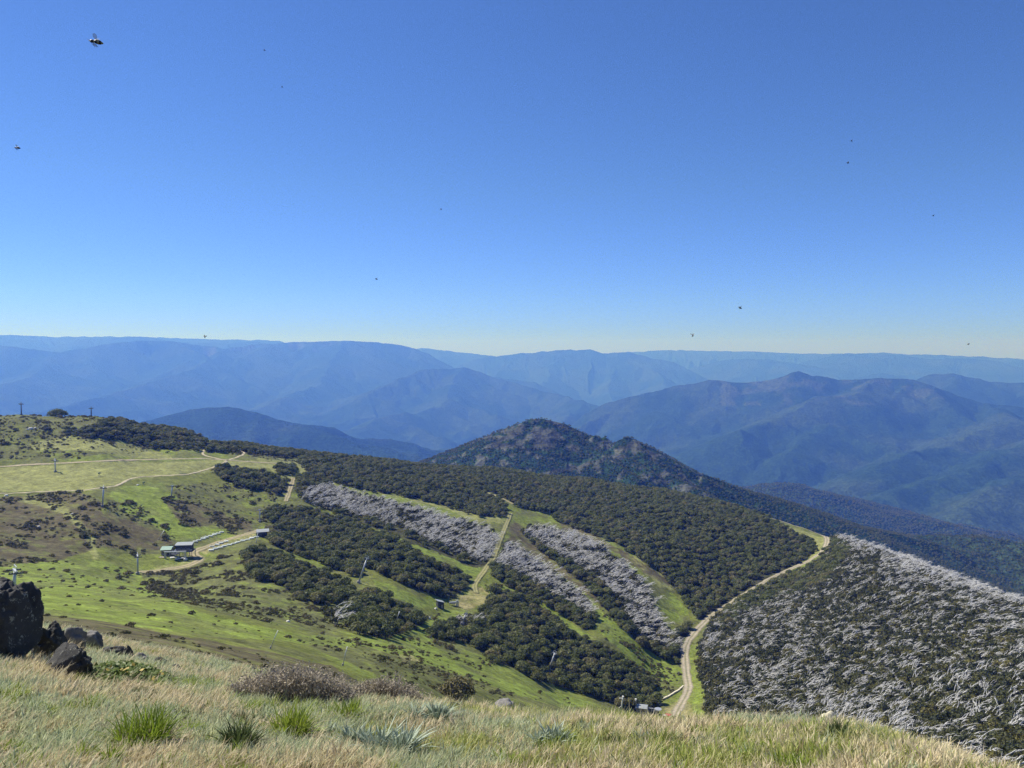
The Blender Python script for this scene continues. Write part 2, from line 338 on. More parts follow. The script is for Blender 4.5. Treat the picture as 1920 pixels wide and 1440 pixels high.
BROWN = [[(0,935),(60,928),(150,922),(185,938),(190,962),(250,978),(310,1003),(322,1020),(290,1032),(180,1028),(110,1050),(0,1062),(-250,1070),(-250,940)],
 [(308,932),(370,947),(470,978),(482,998),(440,1002),(400,988),(350,990),(325,970)],
 [(-250,1140),(70,1150),(200,1168),(300,1188),(400,1205),(480,1218),(560,1238),(620,1250),(680,1285),(560,1310),(300,1250),(-250,1220)],
 [(962,975),(975,985),(1010,1020),(1060,1060),(1120,1105),(1142,1135),(1125,1140),(1110,1120),(1060,1086),(1000,1042),(952,1012)],
 [(1045,975),(1110,1000),(1180,1040),(1230,1070),(1260,1100),(1240,1090),(1190,1062),(1130,1020),(1060,992)]]
OLIVE = [[(-250,785),(0,779),(200,783),(400,830),(560,852),(700,880),(560,868),(420,848),(280,845),(120,860),(-250,862)],
 [(330,910),(420,905),(520,925),(560,935),(540,960),(480,985),(380,950),(320,930)],
 [(200,935),(260,945),(330,1010),(330,1040),(240,1040),(190,1000)],
 [(260,1075),(360,1062),(440,1040),(500,1080),(560,1125),(640,1140),(660,1180),(600,1190),(520,1170),(430,1150),(340,1130),(270,1105)],
 [(560,1200),(640,1200),(760,1225),(860,1260),(960,1300),(900,1330),(780,1290),(640,1240)],
 [(980,1290),(1100,1330),(960,1340)],
 [(1085,1230),(1180,1200),(1260,1260),(1280,1290),(1240,1310),(1200,1270)]]
LUSH = [[(-250,1075),(0,1060),(130,1048),(200,1055),(262,1080),(300,1120),(420,1160),(560,1190),(640,1195),(680,1190),(760,1200),(640,1215),(520,1200),(400,1195),(280,1180),(80,1150),(-250,1130)],
 [(205,925),(235,912),(300,905),(330,930),(322,965),(350,990),(420,995),(420,1004),(360,1020),(320,1005),(280,980),(230,960)],
 [(650,1200),(720,1198),(790,1176),(830,1142),(870,1140),(890,1148),(830,1172),(800,1192),(830,1230),(900,1262),(1000,1292),(1110,1320),(1060,1325),(960,1300),(860,1265),(760,1235)],
 [(690,980),(760,1005),(850,1048),(900,1066),(905,1078),(870,1082),(820,1056),(740,1012)],
 [(600,950),(660,972),(700,990),(640,970)],
 [(700,1085),(790,1115),(830,1124),(820,1140),(780,1140),(700,1100)],
 [(905,1095),(960,1100),(1040,1145),(1110,1195),(1180,1235),(1200,1262),(1140,1215),(1060,1178),(990,1120)],
 [(1110,1130),(1140,1150),(1200,1200),(1250,1238),(1275,1262),(1275,1290),(1230,1275),(1180,1235),(1120,1185),(1100,1165)],
 [(1225,1120),(1260,1110),(1290,1150),(1280,1170),(1255,1165)],
 [(1300,1290),(1308,1292),(1325,1350),(1300,1352)]]
LIGHT = [[(0,878),(200,867),(400,863),(560,868),(520,880),(420,872),(395,885),(300,893),(240,902),(200,918),(100,922),(0,922),(-250,930),(-250,885)],
 [(60,830),(130,820),(230,832),(300,850),(330,858),(240,860),(150,842),(60,845)],
 [(480,858),(560,862),(580,890),(540,900),(500,878)],
 [(580,905),(660,912),(760,935),(860,965),(940,985),(950,975),(860,955),(740,928),(640,909)],
 [(1475,985),(1520,998),(1548,1012),(1540,1035),(1515,1052),(1512,1045),(1526,1025),(1500,1002)],
 [(1180,1030),(1240,1072),(1270,1110),(1240,1100),(1200,1065)],
 [(290,1062),(370,1048),(400,1040),(360,1062),(280,1078)],
 [(505,1040),(560,1058),(640,1085),(690,1095),(720,1105),(660,1090),(560,1062)]]
TAN = [[(855,1135),(880,1108),(905,1100),(918,1118),(912,1135),(880,1142)],[(1245,1332),(1275,1312),(1296,1320),(1302,1352),(1262,1352)],[(385,1028),(440,1008),(480,996),(482,1004),(420,1024),(375,1042)],[(740,1228),(770,1226),(790,1240),(760,1244)]]
BRIGHTLINE = [(48,934),(90,948),(120,958),(150,982),(172,1015),(176,1045)]

# colours are real ground colours, not the sunlit values of the photograph
g_mid = np.array([0.140, 0.160, 0.036]); g_lush = np.array([0.185, 0.240, 0.042]); g_light = np.array([0.245, 0.255, 0.090])
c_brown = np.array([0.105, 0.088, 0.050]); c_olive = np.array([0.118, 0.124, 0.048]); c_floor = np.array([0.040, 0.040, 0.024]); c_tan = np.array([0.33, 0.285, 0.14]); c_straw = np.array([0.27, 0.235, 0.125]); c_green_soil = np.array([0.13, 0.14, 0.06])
n1 = fbm(XX / 14, YY / 14, 21, 5); n2 = fbm(XX / 5.0, YY / 5.0, 31, 4); n3 = fbm(XX / 60, YY / 60, 41, 4)
wx = PX + (n1 - 0.5) * 16 + (n2 - 0.5) * 10; wy = PY + (fbm(XX / 14, YY / 14, 55, 5) - 0.5) * 9 + (fbm(XX / 5, YY / 5, 57, 4) - 0.5) * 6
mid = (R[:, None] > 60) & (TT >= CUM - 1e-3)
PAINT = np.empty((NR, NAZ, 3)); PAINT[:] = g_mid
PAINT += (sstep(0.45, 0.6, n3)[..., None]) * (g_lush - g_mid) * 0.5
PAINT = PAINT + sstep(0.52, 0.62, n1)[..., None] * (c_olive - PAINT) * 0.75
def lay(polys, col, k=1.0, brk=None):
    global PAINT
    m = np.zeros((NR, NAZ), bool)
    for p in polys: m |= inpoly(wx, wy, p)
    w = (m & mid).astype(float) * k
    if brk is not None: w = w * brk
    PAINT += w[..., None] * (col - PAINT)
lay(OLIVE, c_olive, 0.95, sstep(0.62, 0.42, n2 * 0.5 + n1 * 0.5))
lay(LUSH, g_lush, 0.9, 0.45 + 0.55 * sstep(0.62, 0.5, n1))
lay(LIGHT, g_light, 0.9)
lay(BROWN, c_brown, 0.95, 0.5 + 0.5 * sstep(0.66, 0.5, n2))
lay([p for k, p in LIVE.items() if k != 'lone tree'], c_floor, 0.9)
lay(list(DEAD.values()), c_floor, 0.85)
lay(TAN, c_tan, 0.75, 0.35 + 0.65 * sstep(0.35, 0.6, n2))
bl = sstep(9, 3, pol_dist(wx, wy, BRIGHTLINE)) * mid
PAINT += bl[..., None] * (g_light - PAINT) * 0.9
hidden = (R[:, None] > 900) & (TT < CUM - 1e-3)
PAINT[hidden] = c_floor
near = 1 - sstep(25, 70, R)[:, None]
nearcol = c_green_soil + (c_straw - c_green_soil) * sstep(0.35, 0.65, fbm(XX / 0.8, YY / 0.8, 77, 4))[..., None]
PAINT += near[..., None] * (nearcol * 0.75 - PAINT)
PAINT *= (0.8 + 0.4 * n2)[..., None]

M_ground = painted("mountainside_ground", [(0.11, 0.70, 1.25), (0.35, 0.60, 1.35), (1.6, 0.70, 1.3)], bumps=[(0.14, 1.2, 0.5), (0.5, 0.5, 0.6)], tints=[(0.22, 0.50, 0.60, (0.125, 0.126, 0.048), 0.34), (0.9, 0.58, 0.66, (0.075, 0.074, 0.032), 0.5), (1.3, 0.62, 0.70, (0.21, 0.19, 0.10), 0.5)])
V = np.stack([XX, YY, ZZ], -1).reshape(-1, 3)
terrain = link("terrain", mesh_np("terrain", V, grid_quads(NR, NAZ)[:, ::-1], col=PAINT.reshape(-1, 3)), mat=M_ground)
tag(terrain, "grassy mountainside falling away into ski runs and heath", kind='structure')

# ------------------------------------------------------------------ far ranges: every crest traced, with spurs running down from it
RIDGES = []                                                   # (points (x, y, z), slope, flute, cliff)
def crest(pts, r, slope=0.5, spur=0.0, depth=1, cliff=0.0, floor=-930, seed=0, sub=0.0):
    """pts: picture points along the skyline of a range; r: distance (one number or one per point)"""
    rs = r if hasattr(r, '__len__') else [r] * len(pts)
    P = []
    for k in range(len(pts) - 1):
        for s in np.linspace(0, 1, 6, endpoint=False):
            P.append(at(pts[k][0] + (pts[k + 1][0] - pts[k][0]) * s, pts[k][1] + (pts[k + 1][1] - pts[k][1]) * s, rs[k] + (rs[k + 1] - rs[k]) * s))
    P.append(at(*pts[-1], rs[-1])); rr = random.Random(seed)
    P = [Vector(p) for p in P]
    RIDGES.append((P, slope, 0.42, cliff))
    if spur: spurs(P, spur, depth, slope, rr, floor, sub or spur * 0.5)
def spurs(P, step, depth, slope, rr, floor, sub, both=True):
    acc = rr.random() * step; side = 1
    for k in range(len(P) - 1):
        a, b = P[k], P[k + 1]; L = (b - a).to_2d().length; acc += L
        if acc < step: continue
        acc = rr.uniform(-0.3, 0.3) * step
        d = (b - a).to_2d()
        if d.length < 1e-6: continue
        d.normalize(); nrm = Vector((d.y, -d.x)); 
        if nrm.dot(a.to_2d()) > 0: nrm = -nrm                  # towards the viewer
        for sd in ((1, -1) if both else (side,)):
            if sd < 0 and rr.random() < 0.5 and depth < 2: continue
            dirv = (nrm * sd + d * rr.uniform(-0.75, 0.75)).normalized()
            drop = (a.z - floor) * rr.uniform(0.55, 0.95); 
            if drop < 60: continue
            g = slope * rr.uniform(0.42, 0.62); n = max(4, int(drop / g / 130)); Q = [a.copy()]; step2 = drop / g / n; p = a.copy(); w = rr.uniform(-1, 1)
            for i in range(n):
                w += rr.uniform(-0.5, 0.5); w *= 0.85
                dv = Vector((dirv.x * math.cos(w * 0.6) - dirv.y * math.sin(w * 0.6), dirv.x * math.sin(w * 0.6) + dirv.y * math.cos(w * 0.6)))
                f = i / n; gz = g * (1.35 - 0.7 * f) * rr.uniform(0.7, 1.3)
                p = p + Vector((dv.x * step2, dv.y * step2, -gz * step2)); Q.append(p.copy())
            RIDGES.append((Q, slope * rr.uniform(0.95, 1.25), 0.42, 0.0))
            if depth > 1: spurs(Q, sub, depth - 1, slope, rr, floor - 60, sub * 0.6)
        side = -side
K = 1000.0; FU = 1.6                                        # far ranges are drawn in units of 1.6 m
crest([(-300,628),(0,627),(100,631),(270,631),(400,636),(515,639),(545,652)], 18*K, 0.35)
crest([(790,652),(830,657),(870,661),(925,668)], 18*K, 0.35)
crest([(1120,663),(1180,660),(1250,656),(1400,659),(1550,664),(1640,661),(1800,667),(1920,673),(2200,680)], 21*K, 0.35)
crest([(-300,652),(95,651),(180,635),(270,631),(330,641),(430,644),(480,641),(520,650)], 16.5*K, 0.4, 4000, 1)
crest([(1290,690),(1370,673),(1440,673),(1530,686),(1600,705)], 17.5*K, 0.4, 2000, 1)
crest([(1520,676),(1560,667),(1590,662),(1690,665),(1740,673),(1810,672),(1870,678),(1930,692),(2200,705)], 18.5*K, 0.4, 2400, 1)
crest([(-300,640),(0,648),(50,652),(115,660),(200,645),(260,638),(320,640),(400,650),(420,655),(480,645),(540,642),(640,638),(720,643),(765,650),(800,662),(830,680),(860,694),(900,715)], [13*K]*9+[13.4*K]*9, 0.56, 800, 2, cliff=1.0, seed=5, sub=520)
crest([(840,700),(870,682),(900,672),(960,665),(1040,656),(1105,655),(1130,662),(1180,660),(1260,678),(1300,700),(1340,716)], 16*K, 0.6, 500, 1, seed=8)
crest([(1600,712),(1650,698),(1710,712)], 15*K, 0.4, 1500, 1)
crest([(560,800),(640,768),(700,728),(790,693),(870,688),(920,700),(960,716),(1040,735),(1100,752),(1160,772)], [8.8*K,9.2*K,9.6*K,10.3*K,10.5*K,10.5*K,10.3*K,9.8*K,9*K,8.2*K], 0.64, 420, 2, seed=11, sub=300)
crest([(1690,724),(1750,702),(1790,699),(1850,716),(1920,719),(2050,706),(2250,715)], 9.6*K, 0.48, 800, 2, seed=13, sub=450)
crest([(1150,748),(1250,726),(1330,713),(1400,716),(1440,713),(1480,701),(1495,697),(1520,706),(1580,711),(1640,709),(1700,713),(1740,731),(1760,746),(1850,756),(1950,768),(2250,780)], 7*K, 0.64, 400, 2, seed=17, sub=280)
crest([(1640,709),(1600,740),(1530,742),(1440,790),(1380,806)], [7*K,6.3*K,6.2*K,5.6*K,5.2*K], 0.5, 420, 1, seed=19)
crest([(1850,756),(1915,785),(1765,824),(1665,862),(1627,887)], [7*K,5.9*K,5.2*K,4.7*K,4.4*K], 0.46, 420, 1, seed=20)
crest([(2050,790),(1920,820),(1840,872),(1740,897),(1655,932)], [6*K,5.2*K,4.6*K,4.3*K,4.0*K], 0.46, 420, 1, seed=21)
crest([(2150,850),(1960,880),(1850,916),(1790,972)], [5*K,4.5*K,4.1*K,3.7*K], 0.46, 420, 1, seed=22)
crest([(1700,713),(1640,790),(1535,797),(1465,847)], [7*K,6*K,5.6*K,5.0*K], 0.46, 420, 1, seed=23)
crest([(1100,752),(1040,800),(980,810),(930,850)], [9*K,7.4*K,6.8*K,6.0*K], 0.48, 380, 1, seed=24)
crest([(870,688),(820,760),(720,780),(640,815)], [10.5*K,8.8*K,8.0*K,7.2*K], 0.48, 420, 1, seed=25)
crest([(420,655),(330,705),(200,742),(40,775)], [13*K,11*K,9.6*K,8.6*K], 0.46, 600, 1, seed=26)
crest([(640,640),(600,720),(520,750),(430,790)], [13.2*K,11*K,9.6*K,8.4*K], 0.46, 600, 1, seed=27)
crest([(115,660),(60,705),(-80,740)], [13*K,11.4*K,10*K], 0.46, 600, 1, seed=28)
crest([(240,800),(310,781),(370,766),(430,763),(480,771),(560,796),(640,822),(720,843),(800,868),(850,890)], [4.9*K,4.9*K,4.8*K,4.7*K,4.6*K,4.4*K,4.1*K,3.9*K,3.7*K,3.5*K], 0.42, 260, 2, seed=31, sub=170)
crest([(1330,905),(1390,912),(1440,906),(1500,908),(1560,921),(1620,941),(1680,957),(1760,977),(1840,997),(1920,1012),(2150,1060)], [2.7*K]*11, 0.36, 260, 2, seed=33, sub=180)
crest([(1360,905),(1440,952),(1500,968),(1600,985),(1690,1006),(1765,1003),(1850,1008),(1920,1018),(2150,1050)], [1.25*K,1.28*K,1.32*K,1.42*K,1.5*K,1.52*K,1.52*K,1.52*K,1.52*K], 0.34, 140, 1, seed=35)
# the rocky peak
crest([(800,875),(840,864),(880,847),(930,817),(980,795),(1005,786),(1022,786),(1060,794),(1085,806),(1104,818),(1116,826)], [1.3*K]*11, 0.62, 80, 2, seed=37, sub=50)
crest([(1104,824),(1117,814),(1124,821),(1134,817),(1146,829),(1156,831),(1163,822),(1178,817),(1194,824),(1204,838),(1214,858),(1250,872),(1300,882),(1350,902),(1400,927),(1445,955),(1480,985)], [1.27*K]*5+[1.25*K]*12, 0.70, 60, 2, seed=38, sub=40)
crest([(1060,794),(1100,832),(1150,866),(1200,900)], [1.3*K,1.24*K,1.17*K,1.1*K], 0.75, 60, 1, seed=39)
crest([(1194,824),(1216,862),(1262,896),(1320,925)], [1.25*K,1.2*K,1.15*K,1.1*K], 0.8, 60, 1, seed=40)
crest([(1146,829),(1175,858),(1225,890)], [1.25*K,1.2*K,1.14*K], 0.8, 60, 1, seed=41)

FAZ = 1301; faz = np.radians(np.linspace(-46, 46, FAZ))
FLR = np.concatenate([np.linspace(math.log(930), math.log(1600), 170, endpoint=False), np.linspace(math.log(1600), math.log(17000), 520, endpoint=False), np.linspace(math.log(17000), math.log(24500), 90)])
FR = np.exp(FLR); FX = FR[:, None] * np.sin(faz)[None]; FY = FR[:, None] * np.cos(faz)[None]
warp = np.clip(FR / 9000, 0.25, 2)[:, None] * 160
WX = FX + (fbm(FX / 900, FY / 900, 101, 4) - 0.5) * warp; WY = FY + (fbm(FX / 900, FY / 900, 131, 4) - 0.5) * warp
floor_z = -900 - 150 * fbm(FX / 3000, FY / 3000, 7, 3) - FR[:, None] ** 2 / 12.742e6 * 1.6
FZ = np.full(FX.shape, -9e9); FC = np.zeros(FX.shape)
for P, slope, flute, cliff in RIDGES:
    u0 = 0.0; so = random.random() * 100
    for a, b in zip(P[:-1], P[1:]):
        D = 340.0 if min(a.length, b.length) < 1700 else float(np.clip((max(a.z, b.z) + 950) / slope, 300, 1700))
        if a.length > 20000: D = 3500.0
        ra, rb = a.to_2d().length, b.to_2d().length; r0, r1 = min(ra, rb) - D, max(ra, rb) + D
        i0, i1 = np.searchsorted(FR, [max(r0, 1), r1])
        aa, ab = math.atan2(a.x, a.y), math.atan2(b.x, b.y); da = D / max(r0, 1200)
        j0, j1 = np.searchsorted(faz, [min(aa, ab) - da, max(aa, ab) + da])
        L = (b - a).to_2d().length
        if i1 <= i0 or j1 <= j0: u0 += L; continue
        x = WX[i0:i1, j0:j1]; y = WY[i0:i1, j0:j1]; vx, vy = b.x - a.x, b.y - a.y; LL = vx * vx + vy * vy + 1e-6
        s = np.clip(((x - a.x) * vx + (y - a.y) * vy) / LL, 0, 1)
        d = np.hypot(x - a.x - s * vx, y - a.y - s * vy)
        u = u0 + s * L; wl_ = 130.0 if ra > 1600 else 24.0
        fl = vnoise(u / wl_ + so, d * 0.0009, 3) * 0.6 + vnoise(u / wl_ * 2.3 + so, d * 0.0015, 5) * 0.4 - 0.5
        rnd = 25.0 if ra > 1600 else 2.5
        dd = np.sqrt(d * d + rnd * rnd) - rnd
        z = a.z + (b.z - a.z) * s - slope * dd * (1 + flute * 2.2 * fl)
        if cliff:
            ck = sstep(0.42, 0.6, vnoise(u / 900, 0 * u, 77))
            z = z - ck * 130 * sstep(40, 110, d)
        FZ[i0:i1, j0:j1] = np.maximum(FZ[i0:i1, j0:j1], z)
        u0 += L
TOP = np.maximum(FZ, floor_z); TOP = np.maximum.accumulate(TOP, 0)
FZ = np.maximum(FZ, floor_z + 60 * fbm(FX / 500, FY / 500, 3, 3))
FZ -= np.abs(fbm(FX / 420 + 9, FY / 420, 25, 4) - 0.5) * 150 * sstep(1700, 3500, FR)[:, None] * sstep(1.0, 4.0, (TOP - FZ) / 60)
FZ += (fbm(FX / 160, FY / 160, 15, 5) - 0.5) * np.clip(FR / 4000, 0.3, 1.6)[:, None] * 26
lim = np.where(FR < 1030, -300.0, 9e9)[:, None]; FZ = np.minimum(FZ, lim + 0 * FZ)
# colours: dark eucalypt wood, grey rock on steep and high ground
gx = np.gradient(FZ, axis=0) / np.gradient(FR)[:, None]; gy = np.gradient(FZ, axis=1) / (FR[:, None] * (faz[1] - faz[0]))
steep = np.hypot(gx, gy)
wood = np.array([0.021, 0.042, 0.019]); wood2 = np.array([0.036, 0.057, 0.028]); rock = np.array([0.20, 0.185, 0.165])
fn = fbm(FX / 420, FY / 420, 61, 5); FCOL = wood + (wood2 - wood) * sstep(0.4, 0.62, fn)[..., None]
FPX, FPY = azt_pix(faz[None, :].repeat(len(FR), 0), FZ / FR[:, None])
rk = sstep(0.75, 1.15, steep + 0.5 * (fbm(FX / 90, FY / 90, 71, 4) - 0.5)) * (FR[:, None] > 2500)
FCOL += (rk * (0.45 * (FR[:, None] > 11500) * (FR[:, None] < 14500) * (FPX > 380) * (FPX < 840) * (FPY < 700)))[..., None] * (rock - FCOL)
peak = (FR[:, None] < 1600) & (FR[:, None] > 1050)
pk = peak * (FPX > 800) * (FPX < 1330) * sstep(0.60, 0.66, fbm(FX / 13, FY / 13, 73, 4) + 0.22 * np.exp(-((FPX - 985) / 70) ** 2 - ((FPY - 815) / 26) ** 2) + 0.16 * np.exp(-((FPX - 1160) / 45) ** 2 - ((FPY - 845) / 22) ** 2))
FCOL += (pk * 0.5)[..., None] * (rock * 0.7 - FCOL)
bare = (FR[:, None] > 5500) & (FR[:, None] < 7600) & (np.abs(FPX - 1560) < 210) & (FPY < 760)
FCOL += (bare * sstep(0.52, 0.66, fbm(FX / 130, FY / 130, 79, 4)) * 0.22)[..., None] * (np.array([0.16, 0.16, 0.10]) - FCOL)
M_far = painted("forested_range", [(0.04, 0.45, 1.6), (0.01, 0.7, 1.3)], bumps=[(0.05, 22.0, 0.8), (0.010, 45.0, 0.4)], spec=0.0)
mountains = link("mountains", mesh_np("mountains", FU * np.stack([FX, FY, FZ], -1).reshape(-1, 3), grid_quads(len(FR), FAZ)[:, ::-1], col=FCOL.reshape(-1, 3)), mat=M_far)
tag(mountains, "forested mountain ranges fading into blue haze", kind='structure')
def far_ground(x, y):
    x, y = x / FU, y / FU; r = np.hypot(x, y); az = np.arctan2(x, y)
    fi = np.clip(np.interp(np.log(r), FLR, np.arange(len(FLR))), 0, len(FLR) - 1.001); fj = np.clip((az - faz[0]) / (faz[1] - faz[0]), 0, FAZ - 1.001)
    i = fi.astype(int); j = fj.astype(int); a = fi - i; b = fj - j
    return FU * ((FZ[i, j] * (1 - a) + FZ[i + 1, j] * a) * (1 - b) + (FZ[i, j + 1] * (1 - a) + FZ[i + 1, j + 1] * a) * b)

# ------------------------------------------------------------------ the air
hz = MB(); zlo = float(min(FU * FZ.min(), ZZ.min())) - 1.0; zhi = float(FU * FZ.max()) + 8.0; hz.box((0, 19700, (zlo + zhi) / 2), (62000, 39800, zhi - zlo))
M_haze = bpy.data.materials.new("air"); M_haze.use_nodes = True; hn = M_haze.node_tree.nodes; hn.remove(hn["Principled BSDF"])
pv = hn.new("ShaderNodeVolumePrincipled"); pv.inputs['Color'].default_value = (0.090, 0.222, 0.97, 1); pv.inputs['Density'].default_value = 0.000112
pv.inputs['Absorption Color'].default_value = (1, 1, 1, 1); pv.inputs['Anisotropy'].default_value = 0.2
M_haze.node_tree.links.new(pv.outputs[0], hn["Material Output"].inputs['Volume'])
haze = hz.build("haze", M_haze); tag(haze, "blue haze over the far ranges", kind='stuff')
# ------------------------------------------------------------------ plants: a few shapes of each kind, copied many times
def leaf_quads(P, N, size, rr, asp=1.6):
    """one small leaf-spray quad at each point, roughly facing its normal"""
    k = len(P); N = N + rr.normal(0, 0.4, (k, 3)); N /= np.linalg.norm(N, axis=1, keepdims=True) + 1e-9
    r = rr.normal(size=(k, 3)); Uv = np.cross(N, r); Uv /= np.linalg.norm(Uv, axis=1, keepdims=True) + 1e-9; Wv = np.cross(N, Uv)
    s = (size * rr.uniform(0.6, 1.3, k))[:, None]
    a = Uv * s * asp * 0.5; b = Wv * s * 0.5
    V = np.stack([P - a * 0.9 - b * 0.5, P + a * 0.2 - b, P + a, P - a * 0.1 + b], 1).reshape(-1, 3)
    return V, np.arange(4 * k).reshape(-1, 4)
def crown_mesh(name, mat, seed, h=5.0, w=5.0, clumps=14, per=42, leaf=0.42, base=0.25, flat=0.75):
    rr = np.random.default_rng(seed); Ps = []; Ns = []
    for i in range(clumps):
        a = i * 2.399 + rr.uniform(-0.4, 0.4); q = math.sqrt((i + 0.3) / clumps); rad = w * 0.40 * q
        zc = h * (base + (0.86 - base) * math.sqrt(max(0.0, 1 - 0.85 * q * q)) * rr.uniform(0.78, 1.0)); cr = w * rr.uniform(0.15, 0.25)
        c0 = np.array([rad * math.cos(a), rad * math.sin(a), zc])
        D = rr.normal(size=(per, 3)); D[:, 2] = np.abs(D[:, 2]) * 0.9 - 0.30; D /= np.linalg.norm(D, axis=1, keepdims=True)
        Ps.append(c0 + D * np.array([1, 1, flat]) * cr * rr.uniform(0.75, 1.08, (per, 1))); Ns.append(D)
    V, Q = leaf_quads(np.concatenate(Ps), np.concatenate(Ns), leaf, rr)
    me = mesh_np(name, V, Q, smooth=False); me.materials.append(mat); return me
def trunk_mesh(name, mat, seed, h=5.0, w=5.0, stems=4, rad=0.13):
    rr = random.Random(seed); mb = MB()
    for i in range(stems):
        a = i * 2 * math.pi / stems + rr.uniform(-0.5, 0.5); x, y = math.cos(a), math.sin(a); o = w * rr.uniform(0.16, 0.3)
        mb.tube([(x * 0.12, y * 0.12, -0.4), (x * o * 0.35, y * o * 0.35, h * 0.25), (x * o * 0.8, y * o * 0.8, h * 0.5), (x * o * 1.1, y * o * 1.1, h * 0.74)], [rad, rad * 0.85, rad * 0.6, rad * 0.25], 5)
        mb.tube([(x * o * 0.5, y * o * 0.5, h * 0.34), (x * o * 1.2 + y * 0.3, y * o * 1.2 - x * 0.3, h * 0.6)], [rad * 0.5, rad * 0.15], 4)
    me = mb.mesh(name, True); me.materials.append(mat); return me
def dead_mesh(name, mat, seed, h=5.0, stems=6, lean=(0.55, 0.18), twigs=5, thick=0.115):
    """a fire-killed snow gum: bare pale stems from one root, bent over by the wind"""
    rr = random.Random(seed); mb = MB()
    for i in range(stems):
        a = rr.uniform(0, 2 * math.pi); sp = rr.uniform(0.1, 0.55); hh = h * rr.uniform(0.6, 1.08); g = rr.uniform(0.55, 1.25)
        dx = math.cos(a) * sp + lean[0] * g; dy = math.sin(a) * sp + lean[1] * g; ox, oy = rr.uniform(-0.9, 0.9), rr.uniform(-0.9, 0.9)
        pts = []
        for k in range(7):
            f = k / 6; pts.append(Vector((ox + dx * hh * (0.45 * f + 0.55 * f * f), oy + dy * hh * (0.45 * f + 0.55 * f * f), -0.3 + hh * (1.45 * f - 0.70 * f * f))) + Vector((rr.uniform(-1, 1), rr.uniform(-1, 1), 0)) * 0.035 * h)
        mb.tube(pts, [thick * (1.2 - 0.95 * k / 6) for k in range(7)], 4, cap=False)
        for t in range(twigs):
            f = rr.uniform(0.3, 0.98); k = min(5, int(f * 6)); p = pts[k].lerp(pts[k + 1], f * 6 - k); L = h * rr.uniform(0.25, 0.5)
            tg = (pts[k + 1] - pts[k]).normalized(); d = (tg + Vector((rr.uniform(-0.45, 0.45), rr.uniform(-0.45, 0.45), rr.uniform(0.05, 0.5)))).normalized()
            e = p + d * L; m = p + d * L * 0.5 + Vector((0, 0, 0.08 * L)); e.z -= 0.2 * L
            mb.tube([p, m, e], [thick * 0.6, thick * 0.45, thick * 0.16], 3, cap=False)
    me = mb.mesh(name, True); me.materials.append(mat); return me
def join_mesh(name, *ms):
    V = []; Q = []; T = []; mi = []; off = 0; mats = []
    for k, m in enumerate(ms):
        v = np.empty(len(m.vertices) * 3, np.float32); m.vertices.foreach_get("co", v); V.append(v.reshape(-1, 3))
        q = [[i + off for i in p.vertices] for p in m.polygons]
        Q += [(f, k) for f in q if len(f) == 4]; T += [(f, k) for f in q if len(f) == 3]
        mats.append(m.materials[0]); off += len(m.vertices)
    me = mesh_np(name, np.concatenate(V), np.array([f for f, _ in Q]).reshape(-1, 4), np.array([f for f, _ in T]).reshape(-1, 3), smooth=False)
    for m in mats: me.materials.append(m)
    me.polygons.foreach_set("material_index", np.array([k for _, k in Q] + [k for _, k in T], np.int32))
    return me

M_gum = leafy("snow_gum_leaves", [(0.0, (0.095, 0.115, 0.036)), (0.3, (0.140, 0.165, 0.052)), (0.6, (0.170, 0.188, 0.064)), (0.85, (0.195, 0.200, 0.078)), (1.0, (0.225, 0.205, 0.090))], 0.35, noise_scale=0.8)
M_bark = noisy("snow_gum_bark", (0.34, 0.31, 0.27), 0.4, 3.0, 0.85)
M_dead = noisy("bleached_wood", (0.58, 0.575, 0.56), 0.3, 1.2, 0.8)
M_shrub = leafy("heath_shrub_leaves", [(0.0, (0.105, 0.112, 0.042)), (0.5, (0.140, 0.132, 0.056)), (1.0, (0.180, 0.160, 0.068))], 0.3, noise_scale=1.5)
M_regrow = leafy("regrowth_leaves", [(0.0, (0.060, 0.072, 0.032)), (0.5, (0.090, 0.098, 0.038)), (0.85, (0.13, 0.130, 0.045)), (1.0, (0.19, 0.175, 0.055))], 0.3, noise_scale=1.2)

GUM = []; 
for k in range(5):
    h = [3.5, 4.0, 3.2, 4.3, 3.7][k]; w = [4.8, 5.2, 4.3, 4.9, 5.6][k]
    GUM.append((crown_mesh("crown", M_gum, 50 + k, h, w, clumps=[17, 20, 14, 19, 22][k], per=58, leaf=0.40), trunk_mesh("trunk", M_bark, 60 + k, h, w)))
GUM_J = [join_mesh("snow_gum", c, t) for c, t in GUM]
DEADM = [dead_mesh("dead_snow_gum", M_dead, 80 + k, h=[4.4, 5.0, 3.9, 4.7, 5.3, 4.2][k], stems=[4, 5, 3, 5, 4, 4][k], twigs=[4, 3, 4, 3, 5, 4][k], lean=[(0.95, -0.25), (1.05, -0.4), (0.8, -0.1), (1.15, -0.3), (0.9, -0.5), (1.0, -0.15)][k]) for k in range(6)]
SHRUB = [crown_mesh("heath_shrub", M_shrub, 100 + k, h=0.95, w=2.5, clumps=8, per=30, leaf=0.30, base=0.08) for k in range(4)]
REGROW = [crown_mesh("regrowth_bush", M_regrow, 110 + k, h=2.6, w=3.2, clumps=9, per=30, leaf=0.40, base=0.1, flat=0.9) for k in range(4)]
TINY = [crown_mesh("distant_tree", M_gum, 120 + k, h=9.0, w=8.0, clumps=6, per=9, leaf=2.6, base=0.2, flat=0.9) for k in range(3)]

